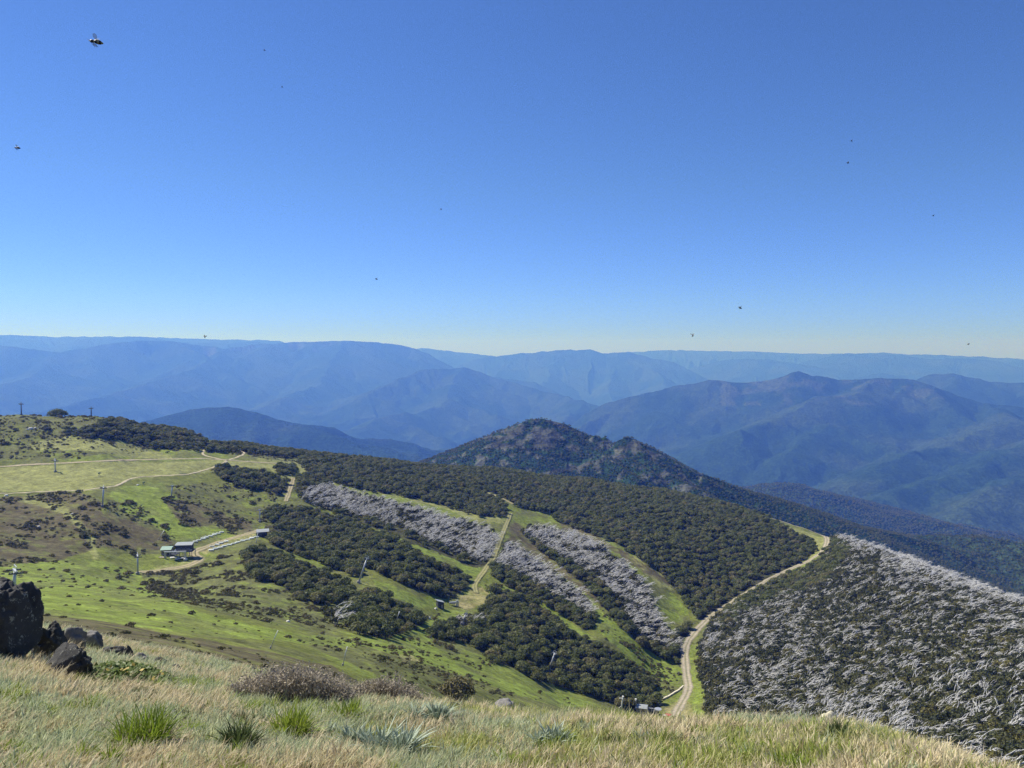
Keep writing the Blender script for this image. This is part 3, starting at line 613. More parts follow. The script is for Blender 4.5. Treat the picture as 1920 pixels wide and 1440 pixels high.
def proto_collection(name, meshes):
    c = bpy.data.collections.new(name)
    for k, m in enumerate(meshes): c.objects.link(bpy.data.objects.new("%s_shape_%s" % (name, "abcdefghijklmnop"[k]), m))
    return c
def scatter(name, coll, nproto, P, rot, scl, label, idx=None):
    """many plants as one object: points carrying their turn, size and shape"""
    me = bpy.data.meshes.new(name); me.vertices.add(len(P)); me.vertices.foreach_set("co", np.asarray(P, np.float32).ravel())
    a = me.attributes.new("turn", 'FLOAT_VECTOR', 'POINT'); a.data.foreach_set("vector", np.asarray(rot, np.float32).ravel())
    a = me.attributes.new("size", 'FLOAT_VECTOR', 'POINT'); a.data.foreach_set("vector", np.asarray(scl, np.float32).ravel())
    a = me.attributes.new("shape", 'INT', 'POINT'); a.data.foreach_set("value", (rng.integers(0, nproto, len(P)) if idx is None else idx).astype(np.int32))
    o = link(name, me); g = bpy.data.node_groups.new(name, 'GeometryNodeTree')
    g.interface.new_socket("Geometry", in_out='INPUT', socket_type='NodeSocketGeometry'); g.interface.new_socket("Geometry", in_out='OUTPUT', socket_type='NodeSocketGeometry')
    N = g.nodes; Lk = g.links; gi = N.new("NodeGroupInput"); go = N.new("NodeGroupOutput"); ip = N.new("GeometryNodeInstanceOnPoints")
    ci = N.new("GeometryNodeCollectionInfo"); ci.inputs['Collection'].default_value = coll; ci.inputs['Separate Children'].default_value = True; ci.inputs['Reset Children'].default_value = True
    def att(nm, ty):
        x = N.new("GeometryNodeInputNamedAttribute"); x.data_type = ty; x.inputs['Name'].default_value = nm; return x.outputs[0]
    e2r = N.new("FunctionNodeEulerToRotation"); Lk.new(att("turn", 'FLOAT_VECTOR'), e2r.inputs[0])
    Lk.new(gi.outputs[0], ip.inputs['Points']); Lk.new(ci.outputs[0], ip.inputs['Instance']); ip.inputs['Pick Instance'].default_value = True
    Lk.new(att("shape", 'INT'), ip.inputs['Instance Index']); Lk.new(e2r.outputs[0], ip.inputs['Rotation']); Lk.new(att("size", 'FLOAT_VECTOR'), ip.inputs['Scale'])
    Lk.new(ip.outputs[0], go.inputs[0]); m = o.modifiers.new("plants", 'NODES'); m.node_group = g
    tag(o, label, kind='stuff'); return o
def thin(x, y, d):
    """keep points at least about d apart (one per jittered cell and its neighbours)"""
    keep = {}; out = []
    for k in range(len(x)):
        cx, cy = int(x[k] // d), int(y[k] // d); ok = True
        for i in (-1, 0, 1):
            for j in (-1, 0, 1):
                for (a, b) in keep.get((cx + i, cy + j), ()):
                    if (a - x[k]) ** 2 + (b - y[k]) ** 2 < d * d: ok = False; break
                if not ok: break
            if not ok: break
        if ok: keep.setdefault((cx, cy), []).append((x[k], y[k])); out.append(k)
    return np.array(out, int)
NAZ0, NAZ1 = math.radians(-37), math.radians(37)
def candidates(n, r0, r1):
    az = rng.uniform(NAZ0, NAZ1, n); r = np.sqrt(rng.uniform(r0 * r0, r1 * r1, n)); x, y = r * np.sin(az), r * np.cos(az); z = ground(x, y)
    px, py = azt_pix(az, z / r); return x, y, z, px, py
# the whole near slope sampled once; each plant kind picks from it
cx, cy, cz, cpx, cpy = candidates(420000, 70, 1250)
cr_ = np.hypot(cx, cy)
vis = shown(cx, cy, 5.0) & (cpx > -60) & (cpx < 1980)
jx = cpx + rng.normal(0, 2.5, len(cx)); jy = cpy + rng.normal(0, 1.5, len(cx))
patchy = fbm(cx / 10, cy / 10, 29, 3)
def pick(poly, d, h=5.0, prob=1.0, rmin=70, clump=0.0, top=0.0):
    """points inside a traced outline; with top, the plant's top must lie inside the outline too"""
    m = inpoly(jx, jy, poly) & (cr_ > rmin) & shown(cx, cy, h) & (cpx > -60) & (cpx < 1980)
    if top: m &= inpoly(jx, jy - top * F / cr_, poly)
    if clump: m &= patchy > clump
    if prob < 1: m &= rng.random(len(cx)) < prob
    k = np.nonzero(m)[0]; return k[thin(cx[k], cy[k], d)]

ROADS = [   # name, picture points, width in m, rmin
 ('dirt_road', [(-120,880),(0,875),(60,871),(105,869),(200,864),(300,861),(380,860),(420,862),(470,866),(520,869)], 3.4, 400),
 ('walking_path', [(-120,930),(0,925),(15,925.5),(75,922),(160,919.5),(185,915),(217,912),(230,905),(240,899),(255,895),(300,892),(350,890),(375,884),(398,877),(415,870),(425,865)], 2.0, 400),
 ('walking_path', [(425,864),(400,858),(382,854),(376,850),(387,842),(391,836)], 2.0, 500),
 ('walking_path', [(430,862),(450,856),(462,849),(450,845)], 2.0, 500),
 ('dirt_track', [(262,1073),(300,1070),(350,1062),(378,1050),(360,1036),(385,1026),(425,1012),(490,994)], 6.0, 330),
 ('dirt_track', [(550,896),(545,915),(536,940)], 4.0, 400),
 ('grassy_track', [(958,962),(954,972),(942,1002),(925,1047),(905,1074),(888,1098),(893,1112)], 4.0, 330),
 ('dirt_track', [(905,922),(930,929),(962,945)], 4.0, 500),
 ('gravel_road', [(1262,1350),(1276,1322),(1287,1304),(1292,1287),(1288,1272),(1285,1240),(1284,1220),(1290,1202),(1306,1182),(1328,1159),(1345,1147),(1400,1112),(1440,1087),(1477,1069),(1515,1053),(1540,1036),(1552,1018),(1551,1008),(1530,996),(1492,985),(1448,972)], 5.6, 240),
]
def path_points(pts, rmin):
    q = []
    for (ax, ay), (bx, by) in zip(pts[:-1], pts[1:]):
        m = max(1, int(math.hypot(bx - ax, by - ay) / 3))
        for i in range(m): q.append(hit(ax + (bx - ax) * i / m, ay + (by - ay) * i / m, rmin))
    q.append(hit(*pts[-1], rmin)); a = np.array([(p.x, p.y) for p in q])
    for _ in range(6): a[1:-1] = a[1:-1] * 0.5 + (a[:-2] + a[2:]) * 0.25
    s = np.concatenate([[0], np.cumsum(np.hypot(*np.diff(a, axis=0).T))]); t = np.linspace(0, s[-1], max(4, int(s[-1] / 1.2)))
    return np.stack([np.interp(t, s, a[:, 0]), np.interp(t, s, a[:, 1])], 1)
ROAD_XY = [path_points(p, rm) for _, p, _, rm in ROADS]
def near_road(x, y, extra):
    bad = np.zeros(len(x), bool)
    for (nm, _, w, _), a in zip(ROADS, ROAD_XY):
        for b in a[::2]: bad |= (x - b[0]) ** 2 + (y - b[1]) ** 2 < (w / 2 + extra) ** 2
    return bad
tracks = [noisy("pale_dirt", (0.40, 0.32, 0.205), 0.22, 0.6, 0.95, spec=0.1), noisy("trodden_grit", (0.46, 0.385, 0.255), 0.15, 0.9, 0.95, spec=0.1)]
M_edge = painted("road_surface", [(0.5, 0.75, 1.2), (2.5, 0.85, 1.15)], bumps=[(1.5, 0.08, 0.4)])
for (nm, _, w, _), a in zip(ROADS, ROAD_XY):
    d = np.gradient(a, axis=0); d /= np.linalg.norm(d, axis=1, keepdims=True) + 1e-9; nrm = np.stack([d[:, 1], -d[:, 0]], 1)
    off = np.array([-1.0, -0.8, -0.55, -0.3, 0, 0.3, 0.55, 0.8, 1.0]); u = np.arange(len(a)) * 1.2
    ww = w / 2 * (0.85 + 0.3 * vnoise(u / 6, u * 0, 3))
    Pp = a[:, None, :] + nrm[:, None, :] * (off[None, :, None] * ww[:, None, None]); 
    Pp += ((np.stack([vnoise(Pp[..., 0] / 1.5, Pp[..., 1] / 1.5, 4), vnoise(Pp[..., 0] / 1.5, Pp[..., 1] / 1.5, 6)], -1) - 0.5) * 0.8) * (np.abs(off) > 0.9)[None, :, None]
    z = ground(Pp[..., 0], Pp[..., 1]); zc = np.minimum(z.mean(1, keepdims=True) * 0.5 + z * 0.5, z + 0.25) + np.where(np.abs(off) > 0.9, -0.05, 0.16)[None]
    zc = np.maximum(zc, z + np.where(np.abs(off) > 0.9, -0.05, 0.10)[None])
    base = {'walking_path': np.array([0.44, 0.385, 0.26]), 'gravel_road': np.array([0.36, 0.315, 0.235]), 'dirt_track': np.array([0.36, 0.31, 0.19]), 'grassy_track': np.array([0.30, 0.285, 0.13])}.get(nm, np.array([0.36, 0.31, 0.21]))
    colr = np.empty(Pp.shape[:2] + (3,)); colr[:] = base
    if nm in ('gravel_road', 'dirt_track', 'grassy_track'):
        colr = np.where(np.isin(np.arange(9), [2, 3, 5, 6])[None, :, None], colr * 0.98, colr * 0.78)
        colr[:, 4] = colr[:, 4] * 0.35 + np.array([0.14, 0.15, 0.06]) * 0.65; colr[:, [0, 1, 7, 8]] = colr[:, [0, 1, 7, 8]] * 0.5 + np.array([0.14, 0.15, 0.06]) * 0.5
    o = link(nm, mesh_np(nm, np.concatenate([Pp, zc[..., None]], -1).reshape(-1, 3), grid_quads(len(a), 9), col=colr.reshape(-1, 3)), mat=M_edge)
    tag(o, {'dirt_road': "pale dirt road across the upper meadow", 'walking_path': "narrow sandy walking path winding over the meadow", 'grassy_track': "grassy vehicle track with two worn ruts running straight downhill", 'dirt_track': "rough dirt track between the woods", 'gravel_road': "gravel road curving around the wooded hill"}[nm], kind='structure')

PYLON_FEET = [hit(*q) for q in ((487, 979, 350), (672, 1093, 300), (866, 1171, 250), (1029, 1258, 250), (742, 1167, 250), (491, 1007, 330), (827, 1141, 250), (857, 1137, 250), (340, 1046, 300))]
def keep_off(k, extra=2.0):
    bad = near_road(cx[k], cy[k], extra)                        # no plants on the roads or right in front of the pylons' cleared feet
    for f in PYLON_FEET:
        r = math.hypot(f.x, f.y)
        for s in (1.0, 1 - 5.0 / r, 1 - 10.0 / r): bad |= (cx[k] - f.x * s) ** 2 + (cy[k] - f.y * s) ** 2 < 3.6 ** 2
    return k[~bad]
def place(name, ks, meshes, coll, n_single, scale, label_of, cat, group_of, stuff_name, stuff_label, h, sink=0.15, parts=None, lean=0.06, turn=None):
    """the nearest n_single of a kind as objects of their own, the rest as one object"""
    x, y = cx[ks], cy[ks]; z = cz[ks] - sink
    s = rng.uniform(*scale, len(ks)) * (np.clip(cr_[ks] / 420, 0.35, 1.0) if name == 'heath_shrub' else 1.0); rz = rng.uniform(0, 2 * math.pi, len(ks)) if turn is None else rng.normal(turn[0], turn[1], len(ks)) + (fbm(x / 45, y / 45, 19, 2) - 0.5) * 1.8
    if name == 'heath_shrub': s = s * np.clip(rng.lognormal(-0.15, 0.5, len(ks)), 0.4, 2.2)
    inview = shown(x, y, h) & (cpx[ks] > -5) & (cpx[ks] < 1925) & (cpy[ks] < 1445)
    order = np.argsort(np.where(inview, np.hypot(x, y), 1e9) / s); first = order[:min(n_single, int(inview.sum()))]; rest = np.setdiff1d(np.arange(len(ks)), first)
    for q in first:
        k = int(rng.integers(0, len(meshes)))
        if parts:
            o = empty(name, (x[q], y[q], z[q]), rz[q])
            for pn, me in zip(parts, meshes[k]): c = bpy.data.objects.new(pn, me); COL.objects.link(c); c.parent = o
        else:
            o = bpy.data.objects.new(name, meshes[k]); COL.objects.link(o); o.location = (x[q], y[q], z[q]); o.rotation_euler = (0, 0, rz[q])
        o.scale = (s[q], s[q], s[q] * rng.uniform(0.9, 1.1)); tag(o, label_of[q], cat, group_of[q])
    if len(rest):
        rot = np.stack([rng.normal(0, lean, len(rest)), rng.normal(0, lean, len(rest)), rz[rest]], 1); sc = s[rest][:, None] * rng.uniform(0.9, 1.1, (len(rest), 3))
        scatter(stuff_name, coll, len(meshes), np.stack([x[rest], y[rest], z[rest]], 1), rot, sc, stuff_label)
    return len(first), len(rest)

C_gum = proto_collection("snow_gum", GUM_J); C_dead = proto_collection("dead_snow_gum", DEADM); C_shrub = proto_collection("heath_shrub", SHRUB)
C_re = proto_collection("regrowth_bush", REGROW); C_tiny = proto_collection("distant_tree", TINY)
NICE = {'ridge band': 'on the ridge below the skyline pylons', 'skyline band': 'in the big wood under the skyline', 'clump on the meadow': 'in the clump beside the walking path', 'lone tree': 'standing alone on the upper meadow',
 'top of the grey strip': 'at the top end of the grey dead strip', 'upper strip': 'in the upper wooded strip between ski runs', 'middle strip': 'in the narrow middle strip between ski runs', 'lower strip': 'in the lower wooded strip above the heath',
 'valley clump': 'in the clump left of the small hut', 'gully wood': 'in the gully wood below the small hut', 'fringe of the first grey strip': 'along the lower edge of the first dead strip', 'fringe of the second grey strip': 'along the lower edge of the second dead strip',
 'fringe of the third grey strip': 'along the lower edge of the third dead strip', 'corner by the road': 'on the outer side of the road bend', 'roadside wood': 'beside the lower gravel road'}
ks = []; lb = []; gp = []
for nm, poly in LIVE.items():
    d = {'skyline band': 3.8, 'lone tree': 2.6, 'ridge band': 4.0}.get(nm, 3.5)
    k = keep_off(pick(poly, d, 6.0, prob=0.03 if nm.startswith('fringe of the first') else 1.0, top=0.0 if nm in ('lone tree', 'skyline band') or 'fringe' in nm else 2.3), 2.4); ks.append(k); lb += ["grey-green snow gum " + NICE[nm]] * len(k); gp += ["snow gums " + NICE[nm]] * len(k)
ks = np.concatenate(ks)
print("gums", place("snow_gum", ks, GUM, C_gum, 300, (0.6, 1.5), lb, "tree", gp, "snow_gum_wood", "dense wood of olive snow gums covering the hillside", 4.0, parts=("crown", "trunk")))
ks = []; lb = []; gp = []; kr = []
DN = {'first grey strip': 'in the highest bleached strip', 'second grey strip': 'in the strip beside the straight dirt track', 'third grey strip': 'in the long strip left of the gravel road', 'grey hillside': 'on the grey hillside right of the road', 'grey outcrop': 'on the bank left of the valley clump', 'grey gully': 'around the pylon above the gully'}
for nm, poly in DEAD.items():
    k = keep_off(pick(poly, 3.0 if nm != 'grey hillside' else 3.7, 5.0, clump={'first grey strip': 0.35, 'grey hillside': 0.43}.get(nm, 0.38), top=1.5 if nm != 'grey hillside' else 0.0), 1.5); ks.append(k); lb += ["bare white dead snow gum bent by wind " + DN[nm]] * len(k); gp += ["dead snow gums " + DN[nm]] * len(k)
    kr.append(keep_off(pick(poly, {'grey hillside': 2.6, 'first grey strip': 4.2}.get(nm, 3.4), 4.0, 0.9, top=1.2 if nm != 'grey hillside' else 0.0), 1.5))
ks = np.concatenate(ks)
print("dead", place("dead_snow_gum", ks, DEADM, C_dead, 300, (0.7, 1.7), lb, "dead tree", gp, "dead_snow_gum_thicket", "thicket of bleached dead snow gums on the slope", 4.0, turn=(0.0, 0.22)))
kr = np.concatenate(kr)
print("regrowth", place("regrowth_bush", kr, REGROW, C_re, 300, (0.8, 1.6), ["dark green regrowth bush among the grey dead trees"] * len(kr), "bush", ["regrowth bushes among the dead trees"] * len(kr), "regrowth_undergrowth", "dark green regrowth beneath the dead trees", 2.0))
ks = []; lb = []
for poly, d, pr, txt in [(OLIVE[0], 3.4, 0.5, "on the upper heath hilltop"), (OLIVE[1], 3.6, 0.35, "on the dry slope below the walking path"), (OLIVE[2], 2.8, 0.6, "on the heath above the lift station"), (OLIVE[3], 1.9, 0.8, "on the rough slope below the lift station"), (OLIVE[4], 2.2, 0.4, "on the slope above the green valley"), (OLIVE[6], 2.2, 0.5, "on the bank above the gravel road"),
   (BROWN[0], 2.0, 0.4, "on the brown heath under the pylons"), (BROWN[1], 2.4, 0.6, "on the dark heath above the stored chairs"), (BROWN[2], 1.8, 0.35, "on the brown heath below the grassy brow"), (LUSH[0], 6.5, 0.16, "dotted over the bright green slope"), (LUSH[2], 8.0, 0.08, "dotted over the green valley run"), (LUSH[6], 3.5, 0.4, "on the run beside the gully wood"), (LUSH[7], 4.5, 0.3, "on the run below the brown strip"),
   ([(640,1120),(800,1180),(880,1200),(860,1230),(820,1240),(640,1200)], 3.0, 0.35, "around the valley clump"), ([(800,1185),(870,1200),(930,1250),(900,1262),(830,1230)], 3.0, 0.3, "at the foot of the gully wood")]:
    k = keep_off(pick(poly, d * 0.62, 1.2, min(1.0, pr * 1.6), clump=0.52), 1.0); ks.append(k); lb += ["low dark olive heath shrub " + txt] * len(k)
ks = np.concatenate(ks)
gp = ["heath shrubs " + l.split("shrub ", 1)[1] for l in lb]
print("shrubs", place("heath_shrub", ks, SHRUB, C_shrub, 300, (0.35, 1.0), lb, "shrub", gp, "heath", "low dark heath covering the slopes", 1.0))
# far woods: rough tree cover on the rocky peak and the nearest hills
m = 420000; az = rng.uniform(NAZ0, NAZ1, m); r = np.sqrt(rng.uniform((1050 * FU) ** 2, (3400 * FU) ** 2, m)); x, y = r * np.sin(az), r * np.cos(az); z = far_ground(x, y)
fi = np.clip(np.interp(np.log(r / FU), FLR, np.arange(len(FLR))) - 1, 0, len(FLR) - 1).astype(int); fj = np.clip(np.round((az - faz[0]) / (faz[1] - faz[0])), 0, FAZ - 1).astype(int)
FCUM = np.maximum(np.maximum.accumulate(FZ / FR[:, None], 0), CUM[-1][np.clip(np.round((faz - AZ[0]) / (AZ[1] - AZ[0])).astype(int), 0, NAZ - 1)][None, :])
px, py = azt_pix(az, z / r); bare_rock = pk[fi, fj] > 0.5
ok = ((z + 9) / r >= FCUM[fi, fj] - 1e-4) & ~bare_rock & (px > -20) & (px < 1940); k = np.nonzero(ok)[0]
nr_ = r < 1600 * FU; d1 = k[nr_[k]]; d2_ = k[~nr_[k]]; d1 = d1[thin(x[d1], y[d1], 5.5)]; d2_ = d2_[thin(x[d2_], y[d2_], 11.0)][:60000]
k = np.concatenate([d1, d2_]); sc = np.where(nr_[k], 0.6, 1.2)[:, None] * rng.uniform(0.6, 1.25, (len(k), 1)) * np.ones((1, 3))
scatter("far_woods", C_tiny, 3, np.stack([x[k], y[k], z[k] - 0.6], 1), np.stack([0 * k, 0 * k, rng.uniform(0, 6.28, len(k))], 1), sc, "dark woods clothing the rocky peak and nearby hills")
print("far", len(d1), len(d2_))
# ------------------------------------------------------------------ the ski lift: pylons, stations, stored chairs, poles
M_steel = noisy("galvanised_steel", (0.50, 0.52, 0.54), 0.15, 1.5, 0.5, 0.6)
M_dsteel = noisy("dark_steel", (0.10, 0.105, 0.115), 0.25, 1.5, 0.55, 0.4)
M_conc = noisy("grey_concrete", (0.30, 0.29, 0.28), 0.2, 2.0, 0.9)
M_white = noisy("white_paint", (0.74, 0.74, 0.72), 0.1, 1.0, 0.6)
M_wall_dark = noisy("dark_boards", (0.055, 0.058, 0.075), 0.3, 1.2, 0.7)
M_roof = noisy("pale_metal_roof", (0.30, 0.325, 0.33), 0.12, 0.8, 0.55, 0.0)
M_roof_green = noisy("pale_green_roof", (0.27, 0.40, 0.31), 0.12, 0.8, 0.55, 0.0)
M_pad = noisy("pale_green_vinyl", (0.74, 0.80, 0.74), 0.12, 0.9, 0.6)
M_red = noisy("faded_red_mat", (0.42, 0.10, 0.10), 0.2, 2.0, 0.8)
M_glass = noisy("dark_glass", (0.03, 0.035, 0.045), 0.2, 1.0, 0.1, spec=0.6)
M_timber = noisy("weathered_timber", (0.36, 0.31, 0.25), 0.25, 2.0, 0.85)

def pylon(base, top, arm_px, label, dark=False, yaw=0.0, rmin=60.0, sheaves=True):
    b = hit(*base, rmin); r = math.hypot(b.x, b.y); t = at(*top, r)
    if arm_px: arm = arm_px * r / F
    root = empty("chairlift_pylon", b); up = (t - b); H = up.length; mt = M_dsteel if dark else M_steel
    q = up.to_track_quat('Z', 'Y'); root.rotation_mode = 'QUATERNION'; root.rotation_quaternion = q
    m = MB(); m.tube([(0, 0, -1.0), (0, 0, H * 0.5), (0, 0, H)], [0.46, 0.40, 0.32], 12); m.build("pole", mt, root, True)
    m = MB(); m.box((0, 0, 0.25), (1.7, 1.7, 1.6)); m.box((0, 0, 1.15), (1.0, 1.0, 0.2)); m.build("footing", M_conc if not dark else M_dsteel, root)
    m = MB()
    for s in (-0.2, 0.2): m.tube([(s, -0.52, 1.2), (s, -0.45, H - 0.4)], 0.035, 4)
    for k in range(int(H / 0.6)): m.tube([(-0.2, -0.49, 1.4 + k * 0.6), (0.2, -0.49, 1.4 + k * 0.6)], 0.025, 4)
    m.build("ladder", mt, root)
    if arm_px:
        c, s = math.cos(yaw), math.sin(yaw); R = Euler((0, 0, yaw))
        m = MB(); m.box((0, 0, H), (arm, 0.55, 0.5), R); m.box((0, 0, H + 1.25), (arm * 0.8, 0.16, 0.16), R)
        for k in (-1, 1): m.box((c * k * arm * 0.4, s * k * arm * 0.4, H + 0.7), (0.14, 0.14, 1.1), R)
        m.build("crossarm", mt, root)
        for k in (-1, 1):
            m = MB(); o = Vector((c * k * arm * 0.5, s * k * arm * 0.5, H - 0.35)); d = Vector((-s, c, 0))
            m.box(o, (0.18, 3.4, 0.3), R)
            for w in range(6):
                p = o + d * (-1.5 + w * 0.6) + Vector((0, 0, 0.1)); m.tube([p - Vector((c, s, 0)) * 0.1, p + Vector((c, s, 0)) * 0.1], 0.27, 10)
            m.build("sheave_train", M_dsteel, root)
    tag(root, label, "pylon", "chairlift pylons"); return root
pylon((40, 778), (39.5, 757), 12, "dark T-shaped pylon on the skyline beyond the hilltop, leftmost on the ridge", True, 0.1, 500)
pylon((171, 781), (171, 765), 9, "dark small pylon on the skyline beside the ridge wood", True, -0.15, 500)
pylon((104, 885), (103, 863), 11, "thin grey pylon on the light meadow just below the dirt road", False, 0.2, 400)
pylon((192, 950), (194, 914), 14, "tall pale grey pylon beside the sandy walking path", False, 0.05, 350)
pylon((321, 932), (323, 911), 5, "short pylon at the top of the dark heath patch", False, 1.1, 350)
pylon((258, 1077), (258, 1042), 15, "tall pylon at the left end of the pale dirt track", False, 0.1, 300)
pylon((25, 1112), (28, 1070), 24, "pylon rising behind the big dark foreground boulder", False, 0.15, 200)
pylon((487, 979), (487, 956), 5, "pale pylon beside the clump of gums above the dark shed", False, 0.9, 350)
pylon((672, 1093), (688, 1047), 7, "leaning pale pylon in the clearing between two wooded strips", False, 1.15, 300)
pylon((866, 1171), (874, 1150), 4, "leaning pylon among grey dead trees below the small hut", False, 1.2, 250)
pylon((1029, 1258), (1040, 1225), 8, "leaning pylon with blue-grey arms in the gully wood", False, 1.0, 250)

def post(base, top, rad, label, name="snow_pole", mat=None, rmin=60.0, lean=0.0):
    b = hit(*base, rmin); r = math.hypot(b.x, b.y); t = at(*top, r); o = empty(name, b)
    m = MB(); m.tube([(0, 0, -0.4), (t - b) * 0.5, t - b], [rad, rad, rad * 0.8], 8); m.build("pole", mat or M_steel, o, True)
    m = MB(); d = (t - b); m.tube([d * 0.985, d * 1.005], rad * 1.5, 8); m.build("cap", M_white, o)
    m = MB(); m.tube([d * 0.0 - Vector((0, 0, 0.3)), d.normalized() * 0.5], rad * 2.2, 8); m.build("socket", M_conc, o)
    return tag(o, label, "pole", "tall snow poles on the slope")
post((506, 1216), (521, 1182), 0.07, "thin leaning snow pole on the green slope left of the valley clump")
post((642, 1248), (651, 1213), 0.09, "thin leaning snow pole at the lower edge of the green slope")
post((742, 1167), (749, 1147), 0.16, "pale leaning pole in the valley clump of trees", rmin=250)
post((297, 1011), (308, 994), 0.16, "pale leaning pole on the brown heath above the lift station", rmin=300)
post((480, 1018), (483.5, 1000), 0.2, "white post standing in front of the dark shed", mat=M_white, rmin=300)

def local(o, base):
    o.location = base
def hip_roof(m, c, w, d, z, rise, over=0.35, slope_y=0.0):
    x0, x1, y0, y1 = c[0] - w / 2 - over, c[0] + w / 2 + over, c[1] - d / 2 - over, c[1] + d / 2 + over
    m.prism([(y0, z), (y1, z + slope_y), (y1, z + slope_y + 0.16), ((y0 + y1) / 2, z + slope_y / 2 + 0.16 + rise), (y0, z + 0.16)], x0, x1)
# upper lift station
b = hit(340, 1046, 300); b.z += 0.1
st = empty("lift_station", b, 0.12); tag(st, "dark lift station cabin on a raised deck with steel gantry by the dirt track", "building")
m = MB(); m.box((1.2, 2.5, 5.2), (8.0, 4.6, 3.0)); m.build("wall", M_wall_dark, st)
m = MB(); hip_roof(m, (1.2, 2.5), 8.0, 4.6, 6.72, 0.35, 0.5, 0.5); m.build("roof", M_roof, st)
for k in range(3):
    m = MB(); m.box((-1.2 + k * 2.4, 0.17, 5.5), (1.7, 0.1, 1.2)); w = m.build("window", M_glass, st)
    m = MB(); m.box((-1.2 + k * 2.4, 0.13, 4.83), (1.9, 0.16, 0.1)); m.build("sill", M_steel, w)
m = MB(); m.box((1.0, 1.6, 3.55), (10.5, 7.0, 0.25)); m.build("deck", M_dsteel, st)
m = MB()
for x in (-4.0, -0.5, 3.0, 6.0):
    for y in (-1.6, 4.8): m.tube([(x, y, -1.2), (x, y, 3.5)], 0.16, 8)
m.build("deck_support", M_dsteel, st)
m = MB()
for k in range(11): m.tube([(-4.1 + k * 1.02, -1.8, 3.67), (-4.1 + k * 1.02, -1.8, 4.75)], 0.05, 5)
m.tube([(-4.1, -1.8, 4.75), (6.1, -1.8, 4.75)], 0.06, 5); m.tube([(-4.1, -1.8, 4.25), (6.1, -1.8, 4.25)], 0.04, 5); m.build("railing", M_steel, st)
m = MB(); m.box((-2.0, -4.0, 4.3), (11.5, 0.7, 0.6)); m.build("gantry_beam", M_steel, st)
for x in (-7.2, 3.2):
    m = MB(); m.box((x, -4.0, 1.5), (0.8, 0.8, 4.95)); m.build("gantry_post", M_steel, st)
m = MB(); m.box((-2.6, -2.8, 1.1), (4.6, 1.3, 0.25), Euler((0.05, 0.05, 0.35))); m.build("loading_ramp", M_white, st)
m = MB(); m.box((0.5, -4.2, 0.75), (5.2, 1.2, 0.25), Euler((0.05, -0.04, 0.6))); m.build("loading_ramp", M_white, st)
m = MB(); m.tube([(-2.0, -4.0, 3.2), (-2.0, -4.0, 3.5)], 2.1, 24); m.tube([(-2.0, -4.0, 3.5), (-2.0, -4.0, 4.0)], 0.3, 8); m.build("bullwheel", M_dsteel, st)
m = MB(); m.box((3.4, -4.5, 0.2), (1.7, 1.5, 0.9)); m.build("footing", M_white, st)
hb = hit(311, 1042, 300); hut = empty("operator_hut", hb, 0.15); tag(hut, "small lift operator hut with pale green roof left of the dark station cabin", "hut")
m = MB(); m.box((0, 1.6, 1.5), (4.8, 3.6, 3.4)); m.build("wall", M_timber, hut)
m = MB(); hip_roof(m, (0, 1.6), 4.8, 3.6, 3.15, 0.2, 0.45, 1.0); m.build("roof", M_roof_green, hut)
m = MB(); m.box((1.2, -0.24, 1.25), (0.9, 0.08, 2.0)); d = m.build("door", M_wall_dark, hut); m = MB(); m.box((0.9, -0.32, 1.2), (0.06, 0.08, 0.2)); m.build("handle", M_steel, d)
m = MB(); m.box((-1.0, -0.24, 1.8), (1.5, 0.08, 1.0)); m.build("window", M_glass, hut)
pb = hit(305, 1046, 300); o = empty("timber_platform", pb); tag(o, "low pale timber platform on the ground beside the green-roofed hut", "platform")
m = MB(); m.box((0, 0, 0.35), (3.6, 1.8, 0.18)); m.build("decking", M_timber, o)
for x in (-1.5, 1.5): m = MB(); m.box((x, 0, 0.05), (0.3, 1.6, 0.42)); m.build("bearer", M_timber, o)
# shed beside the track
sb = hit(491, 1007, 330); sh = empty("storage_shed", sb, 0.35); tag(sh, "dark shed with pale sloping roof at the end of the dirt track", "shed")
m = MB(); m.box((0, 1.5, 1.4), (6.2, 3.6, 3.4)); m.build("wall", M_wall_dark, sh)
m = MB(); hip_roof(m, (0.6, 1.5), 6.4, 3.6, 3.1, 0.15, 0.5, 0.9); m.build("roof", M_roof, sh)
m = MB(); m.box((-1.0, -0.34, 1.3), (2.4, 0.08, 2.4)); m.build("door", M_dsteel, sh)
# lift chairs parked in two rows
def lift_chair():
    o = empty("lift_chair", (0, 0, 0))
    m = MB(); m.box((0, 0, 0.45), (2.0, 0.62, 0.12), Euler((0.08, 0, 0))); m.build("seat", M_pad, o)
    m = MB(); m.box((0, 0.40, 0.88), (2.0, 0.12, 0.85), Euler((-0.25, 0, 0))); m.build("backrest", M_pad, o)
    m = MB(); m.tube([(-1.0, -0.25, 0.05), (-1.05, 0.3, 0.35), (-1.05, 0.55, 1.3), (0, 0.6, 1.9), (1.05, 0.55, 1.3), (1.05, 0.3, 0.35), (1.0, -0.25, 0.05)], 0.05, 6); m.tube([(-1.0, -0.3, 0.02), (1.0, -0.3, 0.02)], 0.05, 6); m.build("frame", M_steel, o)
    m = MB(); m.tube([(0, 0.6, 1.9), (0, 0.65, 2.3), (0.1, 0.4, 2.5)], [0.06, 0.06, 0.12], 6); m.build("hanger", M_dsteel, o)
    return o
chair0 = lift_chair(); used = []
